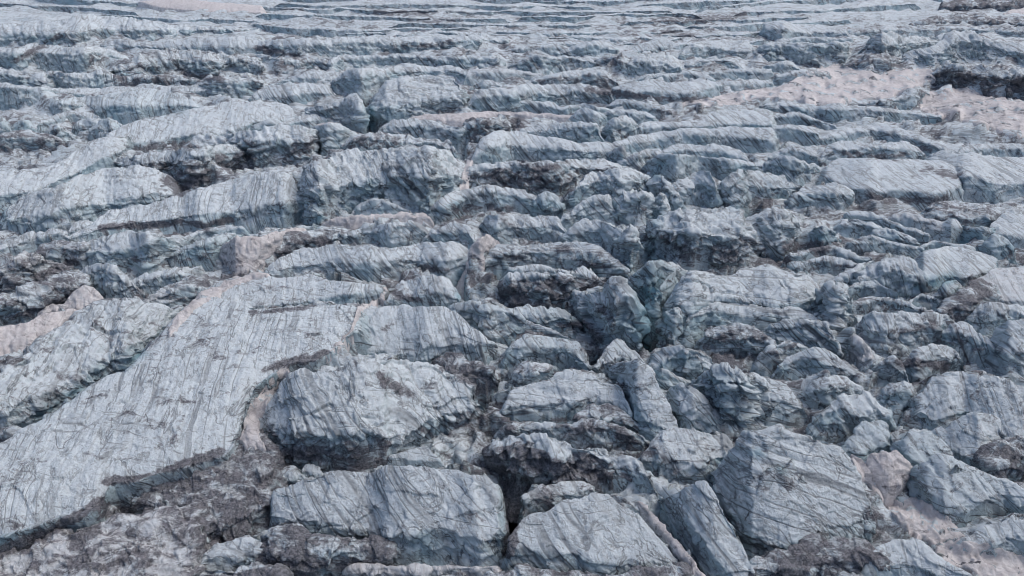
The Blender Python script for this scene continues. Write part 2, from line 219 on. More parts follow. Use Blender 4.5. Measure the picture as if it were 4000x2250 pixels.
slab|bluish pitted slab parallel to the broad smooth ramp, on its upper side|s=.2 f=R d=.22 r=1.1|-60,1490 0,1450 90,1385 150,1330 250,1265 330,1215 430,1180 520,1170 600,1180 660,1200|-60,1610 0,1575 120,1555 210,1520 320,1460 360,1415 420,1395 500,1340 560,1325 660,1262|-60,1750 0,1725 140,1655 310,1540 420,1472 490,1456 530,1410 580,1360 660,1290
snow|long creamy snow bank with a tan underside at the side edge|s=.35 t=1 r=.8|-60,1300 0,1278 90,1260 180,1218 230,1212 290,1210|-60,1400 40,1360 95,1352 160,1312 230,1272 290,1222|+16
snow|crumpled white snow cap beside a black hollow above the creamy bank|s=.5 t=.6 r=1|160,1218 175,1195 250,1180 290,1142 330,1118 370,1130 405,1168|160,1224 220,1203 270,1206 300,1212 360,1195 405,1176|+10
mound|dark crinkled ice heap behind the crumpled white snow cap|d=.55 r=1.4|-60,1190 20,1155 90,1135 140,1110 200,1080 260,1060 320,1075 345,1110|-60,1210 60,1170 150,1155 260,1118 345,1122|-60,1275 60,1245 150,1225 260,1180 345,1155
block|tongue-shaped pale block bridging a black hollow|s=.4 d=.15|292,1075 330,1045 381,1022 449,1031 475,1070 520,1100 535,1117|292,1084 390,1048 450,1058 480,1098 535,1126|292,1100 372,1120 449,1148 490,1152 535,1146
block|flat striped block below the black hollow|s=.3 d=.2 f=R|515,1102 520,1092 583,1062 640,1048 690,1045 720,1065|515,1112 600,1080 690,1066 720,1078|515,1140 620,1128 720,1112
mound|mauve rubble ridge between the flat striped block and the smooth ramp|d=.5 t=.2 r=1.4|530,1175 640,1112 740,1078 800,1072 850,1098 880,1112|530,1190 640,1150 740,1120 880,1128|530,1225 660,1195 780,1172 880,1140
mound|crinkled dirty apron above the bluish pitted slab|d=.45 r=1.2|300,1215 350,1180 430,1165 520,1160 600,1165 680,1155 740,1140|300,1225 430,1195 520,1190 600,1195 740,1160|+24
mound|pink-gray dirty wall at the side edge with dark vertical streaks|t=.4 d=.5 r=1.2|-60,1050 40,1010 100,975 150,985 200,1010 260,1040|-60,1075 40,1035 150,1010 260,1055|-60,1160 60,1145 120,1112 200,1085 260,1070
ridge|very long diagonal ridge with icicle-fringed lip over a dark dirt band|s=.25 f=R d=.08|280,918 341,880 431,822 574,800 673,768 736,737 852,715 920,692 1000,682 1067,669 1126,669 1157,708 1180,775|280,926 381,896 449,880 583,862 673,848 772,834 897,826 1000,806 1100,786 1180,795|280,936 381,918 493,888 583,878 718,862 776,880 897,856 1018,862 1112,866 1180,820
slab|sloping slab with a broken cracked flank above the very long diagonal ridge|s=.3 f=R d=.12|30,805 90,760 215,737 314,683 404,652 529,640 583,650 670,690|30,855 76,850 202,832 251,800 404,795 516,762 606,752 670,765|30,885 81,885 202,900 314,870 404,835 529,820 606,800 670,782
ridge|low pale ridge running up to the big smooth tilted field|s=.25 f=R d=.15|-60,690 0,665 90,656 188,650 269,608 359,540 426,533 500,528|-60,765 0,762 157,740 224,702 314,668 404,614 449,597 500,575|-60,800 80,775 157,758 314,692 449,650 500,612
slab|big smooth tilted ice field fringed with dark notches|s=.22 f=R d=.08 r=.8|420,525 505,480 582,458 699,435 815,411 893,392 1000,398 1080,396 1135,414 1145,440|420,562 561,553 650,543 740,523 880,518 1000,472 1060,480 1145,457|420,595 561,580 700,556 800,545 900,530 1000,502 1060,496 1145,470
ridge|dirt-faced ridge under the big smooth tilted field|s=.3 d=.15 m=.6|735,565 763,535 870,523 1000,503 1067,495 1180,498 1220,505|735,575 870,556 1000,542 1050,548 1130,552 1220,520|735,605 880,605 1000,652 1100,642 1200,632 1220,600
block|clean gray-faced block scored with slanting lines, snow-capped|s=.5 f=D d=.03 r=.5 w=.5|1212,505 1220,494 1269,480 1323,482 1395,517 1405,530|1212,512 1269,490 1323,492 1405,536|1212,560 1275,612 1335,600 1405,545
snow|thin pinkish snow cap sitting on the clean gray-faced block|z=7,6.6,6.2 t=.7|1225,490 1270,478 1322,478 1340,490|1225,495 1270,488 1322,489 1340,494|+4
snow|little arched snow bridge spanning a dirty hollow|s=.4 t=.5 d=0 r=.6|805,645 852,615 933,597 948,610|805,652 852,640 900,622 948,616|805,662 840,668 895,632 948,640
ridge|crinkled ridge with a dark dirty front behind the arched snow bridge|s=.3 d=.2 m=.7|449,615 529,605 600,590 763,574 870,566 942,560|449,632 529,650 664,626 763,602 850,598 942,585|449,645 540,690 664,680 740,738 800,735 870,665 942,640
block|row-end pale block on the bluff at the side edge above a dark hole|d=.2|-60,975 0,955 60,930 120,905 165,900|-60,990 60,952 165,918|-60,1015 100,968 165,950
block|pair-lobed small pale block beside the row-end block|d=.2|160,915 190,893 230,888 262,900 275,925|160,925 230,905 275,930|160,955 230,945 275,942
block|slim pale block at the tip of the very long diagonal ridge|d=.08|265,900 285,870 330,862 375,868|265,906 330,885 375,878|265,930 290,925 375,892
mound|mauve dirt-covered hummock under the tip of the very long ridge|t=.45 d=.4 r=1|140,985 170,960 224,935 314,938 420,928|140,998 224,965 314,968 420,948|140,1010 220,1028 320,1032 420,990
block|white-topped block with a folded gray flank under the very long ridge|s=.3 d=.1 f=D|305,968 314,960 404,925 516,902 606,911 673,925 706,948|305,975 404,980 516,966 556,952 628,915 706,954|305,1000 359,1026 449,1036 516,1026 570,1068 619,1036 706,962
ridge|slim white-backed ridge with a blue undercut beside the pink snow tangle|s=.3 b=.15|615,998 673,968 807,925 875,910 915,917|615,1004 695,984 830,940 870,945 915,925|615,1012 718,1015 830,1006 861,982 915,945
ridge|narrow gray ridge on top of the slim white-backed ridge|s=.3 d=.1|695,940 763,902 875,875 945,880|695,946 763,914 875,889 945,892|+26
snow|tangled pink snow patch caught among broken blocks|s=.5 t=1 r=1.2|870,970 906,920 1000,918 1080,905 1148,878 1202,898|870,985 930,965 1000,960 1100,925 1202,908|870,1000 920,1085 1000,1065 1080,1005 1202,915
block|massive square-shouldered block fronted by a slashed gray wall|s=.3 f=D d=.15 w=.4|1168,720 1172,690 1193,647 1314,602 1404,592 1493,583 1673,575 1763,583 1790,650|1168,735 1202,740 1233,732 1314,728 1404,705 1565,672 1673,664 1740,672 1790,690|1168,790 1206,870 1250,885 1300,835 1381,812 1493,800 1583,825 1682,845 1720,790 1790,740
block|small wedge leaning at the foot of the slashed gray wall|s=.5 d=.1|1380,816 1413,789 1458,771 1516,789 1590,818|1380,822 1458,780 1516,798 1590,824|1380,830 1460,840 1530,844 1590,832
snow|cream-coloured snow ledge below the slashed gray wall|s=.4 t=1 d=0|1272,855 1372,838 1471,834 1606,824 1659,824 1675,845|1272,862 1372,852 1471,848 1606,840 1675,852|1272,876 1381,892 1471,878 1583,866 1675,858
ridge|gray pointed ridge below the cream-coloured snow ledge|s=.3 d=.15 f=D|1330,925 1395,888 1516,866 1628,866 1655,888 1680,917|1330,930 1404,908 1493,897 1619,874 1680,923|1330,938 1449,930 1525,962 1606,946 1680,932
block|bowl-sided pale block at the end of the gray pointed ridge|s=.4 d=.08|1660,925 1680,900 1718,888 1754,862 1830,875 1852,906 1862,944|1660,932 1680,918 1750,898 1830,906 1862,950|1660,945 1750,950 1862,966
mound|dirt-streaked hump beside the tangled pink snow patch|d=.6 r=1.3|1040,1000 1072,957 1108,908 1224,897 1269,880 1336,884 1380,896|1040,1008 1130,942 1250,922 1380,912|1040,1020 1135,992 1224,960 1380,925
ridge|wide bright ridge with bulbous blue ends above the tan snow streak|s=.25 d=.08 r=.9|1045,1045 1076,1010 1179,969 1314,950 1449,960 1538,965 1628,946 1673,942 1785,942 1817,960 1845,997|1045,1060 1090,1052 1157,1034 1314,1026 1381,1030 1449,1022 1538,1014 1628,1012 1718,1016 1785,1008 1845,1005|1045,1072 1090,1078 1157,1056 1269,1060 1372,1085 1449,1090 1534,1070 1628,1046 1740,1078 1790,1056 1845,1022
snow|pink snow spire jammed upright in the narrow central cleft|s=1.2 t=1 r=1|1808,1060 1816,1048 1834,975 1866,926 1911,907 1942,938 1952,950|1808,1066 1840,1000 1870,965 1915,945 1952,956|1808,1072 1839,1074 1884,1074 1905,1015 1952,968
block|icy white cap block behind the pink snow spire|s=.3|1890,862 1897,840 1969,834 2112,843 2179,843 2197,876 2228,920|1890,872 1970,874 2000,884 2110,884 2180,876 2228,926|1890,892 1945,946 2000,922 2135,920 2228,932
ridge|dark-layered ridge of stacked ice plates in front of the icy white cap block|s=.35 d=.3 f=H|1885,1010 1950,955 2000,960 2135,951 2224,945 2341,947 2381,987 2430,1028 2452,1056|1885,1030 1950,985 2050,985 2150,980 2250,984 2341,992 2452,1062|1885,1055 1960,1038 2050,1034 2150,1030 2250,1036 2341,1056 2452,1080
block|egg-shaped dome with a broad smooth shaded belly|s=.35 d=.04 f=D r=.7 w=.3|2215,920 2251,880 2278,853 2341,857 2386,880 2431,898 2452,925|2215,928 2292,900 2336,892 2386,900 2452,932|2215,940 2251,948 2341,950 2381,986 2440,1032 2452,995
ridge|kite-shaped pale fin standing beside the egg-shaped dome|s=.8 f=D|2428,905 2450,892 2467,884 2498,942 2516,980|2428,915 2470,900 2500,955 2516,988|2428,1000 2458,1058 2507,1016 2516,998
block|big overhanging block with a dark cavern below its white lip|s=.2 f=H d=.08 w=.02 m=.55|2562,860 2565,853 2628,826 2736,803 2830,803 2897,830 2911,866 2940,917 2955,944|2562,895 2615,912 2673,905 2785,910 2852,922 2911,918 2955,950|2562,1000 2590,1012 2650,1030 2695,1044 2807,1034 2897,1034 2955,965
block|smooth round-backed gray block with a dark arched seam|s=.5 d=.03 f=D w=.4|2190,855 2197,844 2247,808 2287,776 2323,759 2381,759 2390,800 2410,838|2190,862 2251,818 2292,788 2350,772 2384,800 2410,845|2190,875 2269,868 2359,860 2410,852
block|square tower block with a bright blue slit on its side|s=.2 d=.15 f=D|2420,768 2426,754 2494,750 2556,754 2562,770|2420,778 2494,764 2562,776|2420,850 2480,876 2516,880 2562,842
spire|slim shard block on the other side of the bright blue slit|s=.5 d=.2|2566,770 2579,750 2601,772 2618,831|2566,778 2580,764 2618,838|2566,848 2590,852 2618,846
block|broad-browed block with a smooth striped front wall|s=.3 f=D d=.06|2200,770 2206,762 2242,736 2278,691 2323,664 2404,655 2480,660 2515,683|2200,778 2224,760 2269,724 2350,708 2413,702 2515,690|2200,792 2251,800 2323,770 2417,795 2494,765 2515,750
block|splintered pale shard cluster beside the broad-browed block|s=.6 f=D2|2520,700 2529,686 2579,682 2628,722 2655,772|2520,708 2579,695 2655,782|2520,740 2560,768 2600,795 2655,806
block|pointed block with a grimy dent on its face|s=.5 d=.12 f=D|2628,735 2633,722 2664,696 2736,655 2781,660 2795,706|2628,742 2695,726 2740,708 2795,722|2628,778 2651,785 2718,772 2795,804
block|hunched block with a blue lower corner next to the pointed block|s=.4 f=D b=.08|2795,730 2825,700 2875,660 2942,664 3000,678 3067,691 3130,724|2795,740 2888,708 2942,720 3000,730 3130,732|2795,795 2852,816 2897,812 2935,775 3000,765 3130,742
ridge|wave-crested ridge in front of the white-topped long dome|s=.35 d=.12 f=D|1685,800 1720,768 1772,741 1897,727 2000,734 2058,745 2112,775|1685,820 1760,782 1830,755 1900,745 2000,760 2112,784|1685,848 1727,850 1800,812 1900,802 2000,796 2112,805
block|narrow bluish buttress at the end of the wave-crested ridge|b=.2 s=.4|2102,778 2112,758 2140,756 2172,760 2184,790|2102,784 2140,768 2184,796|2102,848 2145,850 2184,850
ridge|white-topped long dome crowning the middle of the glacier|s=.22 d=.06 r=.8|1825,640 1843,614 1879,538 1942,515 2000,507 2090,525 2179,539 2251,552 2377,552 2402,578|1825,645 1852,606 1897,578 1964,564 2000,565 2090,572 2179,576 2269,592 2402,590|1825,650 1900,645 1960,624 2000,604 2100,606 2180,616 2269,622 2402,612
ridge|dirty scalloped tier below the white-topped long dome|s=.2 d=.15 m=.65|1818,660 1840,640 1900,636 2000,633 2058,637 2135,624 2269,619 2386,628 2435,652|1818,685 1900,658 2000,646 2100,658 2200,648 2300,652 2435,660|1818,735 1920,730 2000,722 2080,748 2180,742 2280,694 2435,668
snow|cream snow plug wedged in the cleft beside the white-topped dome|z=2.5,2.2,1.5 t=1|1830,618 1812,650 1800,690 1790,738|1850,622 1838,660 1835,700 1830,742|+6
block|little faceted block at the end of the white-topped dome|s=.4|2392,592 2399,579 2431,570 2446,603|2392,598 2431,585 2446,610|2392,620 2431,650 2446,645
ridge|long level ridge with a bluish drop beyond the white-topped dome|s=.2 d=.06|2395,560 2467,530 2561,516 2664,507 2718,498 2897,494 3010,494|2395,574 2500,553 2561,545 2664,527 2740,527 2830,534 3010,540|2395,602 2500,582 2570,562 2640,562 2740,560 2830,562 3010,578
block|leaning wedge block below the long level ridge|s=.5 f=D|2432,625 2440,618 2485,597 2529,575 2548,598|2432,632 2485,612 2548,606|2432,652 2494,660 2548,632
ridge|jagged white ridge in the second row below the long level ridge|s=.25 d=.06|2565,594 2642,557 2695,561 2807,561 2888,579 2915,616|2565,602 2660,582 2720,586 2810,588 2915,622|2565,612 2700,606 2810,612 2915,632
ridge|plain gray tapering wall with a bright hairline crest|s=.4 d=.02 r=.5 f=D w=.4|2535,615 2574,597 2673,602 2807,615 2942,628 3010,648|2535,622 2574,605 2673,608 2807,622 3010,655|2535,670 2600,695 2640,715 2730,665 2790,675 2850,695 3010,674
slab|flat bright table with drooping eaves and a faint vertical seam|s=.14 d=.05 r=.6|3230,650 3238,632 3278,615 3390,614 3476,619 3538,619 3673,624 3745,655|3230,690 3314,735 3381,735 3431,752 3476,740 3556,744 3651,756 3745,728|3230,705 3323,757 3413,780 3476,768 3561,768 3651,778 3745,755
block|frosted lumpy block under the corner of the flat bright table|s=.3 d=.1|3108,755 3135,726 3202,717 3269,708 3315,737|3108,765 3210,752 3315,764|3108,795 3180,796 3269,808 3315,794
block|small loaf-shaped block beside the dark notch in the ridge line|s=.3|3008,606 3018,588 3090,570 3166,570 3188,605|3008,612 3090,582 3188,612|3008,622 3100,620 3188,630
ridge|angular gray facets below the small loaf-shaped block|s=.4 d=.1 f=D|2990,635 3058,602 3112,615 3192,645|2990,642 3058,612 3192,652|2990,680 3112,706 3192,670
block|heavy-browed ridge with black drip marks under its eaves|s=.2 d=.12 m=.5|3208,605 3224,566 3269,543 3359,552 3426,557 3538,552 3600,588|3208,612 3270,584 3330,580 3420,576 3520,580 3600,595|3208,630 3300,625 3400,625 3500,625 3600,612
ridge|pale billowy ridge between the pink snow field and the heavy-browed ridge|s=.2 d=.1|3205,540 3251,512 3336,489 3426,476 3493,489 3561,516 3637,543 3740,590|3205,546 3260,530 3340,512 3430,505 3560,538 3740,600|3205,556 3260,552 3340,532 3430,530 3560,562 3740,612
ridge|crisp white ridge beside the small loaf-shaped block, higher up the slope|s=.2 d=.1|2985,505 3067,483 3148,485 3195,508|2985,512 3067,496 3195,518|2985,530 3090,535 3195,545
slab|faint blue-gray snowfield sloping to the edge under the darker pink snow|s=.12 d=.12 r=.9|3640,605 3680,588 3785,593 3852,606 4000,615 4070,620|3640,650 3740,686 3800,688 3880,716 3950,716 4070,716|3640,662 3760,742 3880,752 3930,748 4070,742
ridge|grooved gray ridge at the edge just under the darker pink snow|s=.25 d=.15|3745,590 3763,575 3807,560 3875,556 3942,556 4070,568|3745,596 3850,576 3942,575 4070,590|+24
slab|bright snowy shelf at the edge above the pale smooth sheet|s=.15 d=.06|3868,888 3879,866 3920,831 4000,835 4070,840|3868,900 3960,922 4070,922|+20
block|white rounded knob standing alone beside a pinkish plank of ice|d=0 r=.3 s=.5|3680,885 3684,872 3700,853 3731,850 3749,868 3755,885|3680,892 3715,885 3755,890|3680,905 3718,918 3755,905
ridge|pinkish plank of ice ending at the white rounded knob|t=.35 d=.15 s=.3|3480,842 3516,822 3628,845 3690,868|3480,850 3570,848 3690,880|3480,862 3570,884 3690,902
ridge|slender double-edged ridge curving down toward the pinkish plank|s=.3 d=.1|3318,824 3381,817 3471,862 3561,889 3628,914|3318,832 3420,846 3500,876 3628,922|3318,848 3420,866 3500,890 3628,930
ridge|boat-shaped ridge nested inside the slender double-edged ridge|s=.3|3282,868 3336,848 3404,866 3440,885|3282,876 3340,862 3440,894|3282,890 3380,906 3440,910
ridge|short pale rib ahead of the boat-shaped ridge|s=.3|3430,896 3462,884 3538,911 3580,936|3430,904 3462,896 3580,944|3430,930 3516,945 3580,958
ridge|curving rib with a long shadowed hollow under it|s=.3 w=.2|3335,940 3404,911 3449,933 3516,951 3612,968|3335,948 3404,924 3450,946 3612,976|3335,970 3426,968 3500,975 3612,985
block|tilted lumpy dome beside the big overhanging block's cavern|s=.4 d=.15|2938,890 2970,842 3000,828 3036,812 3090,826 3115,863|2938,898 3000,875 3080,872 3115,880|2938,955 3000,975 3060,985 3115,930
block|watery blue block in the hollow past the tilted lumpy dome|b=.4 s=.4|3165,900 3170,884 3215,875 3255,898|3165,906 3215,890 3255,905|3165,925 3210,955 3255,942
ridge|low dusty rib above the white domed shoulder's upper slope|d=.25 s=.3|3605,955 3650,933 3718,951 3785,958|3605,960 3650,945 3785,970|+18
block|blue-walled cube perched at the edge under the bright snowy shelf|b=.3 s=.3|3838,950 3888,902 3920,924 3938,943|3838,956 3888,930 3938,950|3838,975 3880,992 3938,985
block|hollow-faced blue block beside the blue-walled cube|b=.45 s=.3|3758,882 3830,883 3882,890|3758,890 3830,894 3882,898|3758,905 3840,942 3882,925
mound|rubbly brown-gray field behind the white rounded knob|d=.5 t=.2 r=1.3 s=.15|3640,800 3700,785 3780,790 3860,800 3940,790 4070,790|3640,835 3760,850 3860,850 4070,825|+14
ridge|wavy gray rib on the dusty flat below the curving rib|s=.3 d=.25|3090,990 3180,966 3260,960 3330,984 3410,1004|3090,998 3180,980 3260,976 3330,1000 3410,1014|+14
ridge|low gritty rib between the wavy gray rib and the slender curved ridge|s=.3 d=.35|3110,1020 3200,1001 3290,1004 3360,1032|3110,1028 3200,1016 3290,1020 3360,1042|+18
ridge|gray splinter ridge beside the jumbled little gray block|s=.4 d=.2|3300,1125 3370,1092 3440,1104 3510,1142|3300,1134 3370,1106 3440,1120 3510,1152|+26
ridge|dusty striped step above the broad brick-cracked flank|s=.3 d=.35|3320,1180 3400,1154 3480,1158 3560,1178 3610,1202|3320,1190 3400,1170 3480,1174 3560,1194 3610,1212|+22
block|angular gray block wedged under the pale smooth sheet's blue hollow|s=.5 d=.15|3555,1172 3600,1142 3650,1150 3695,1190|3555,1180 3600,1158 3650,1166 3695,1198|+22
ridge|thin tilted ledge next to the gray arch-topped wall's far end|s=.4 d=.2|3180,1225 3240,1200 3300,1205 3345,1232|3180,1234 3240,1214 3300,1220 3345,1242|+24
"""
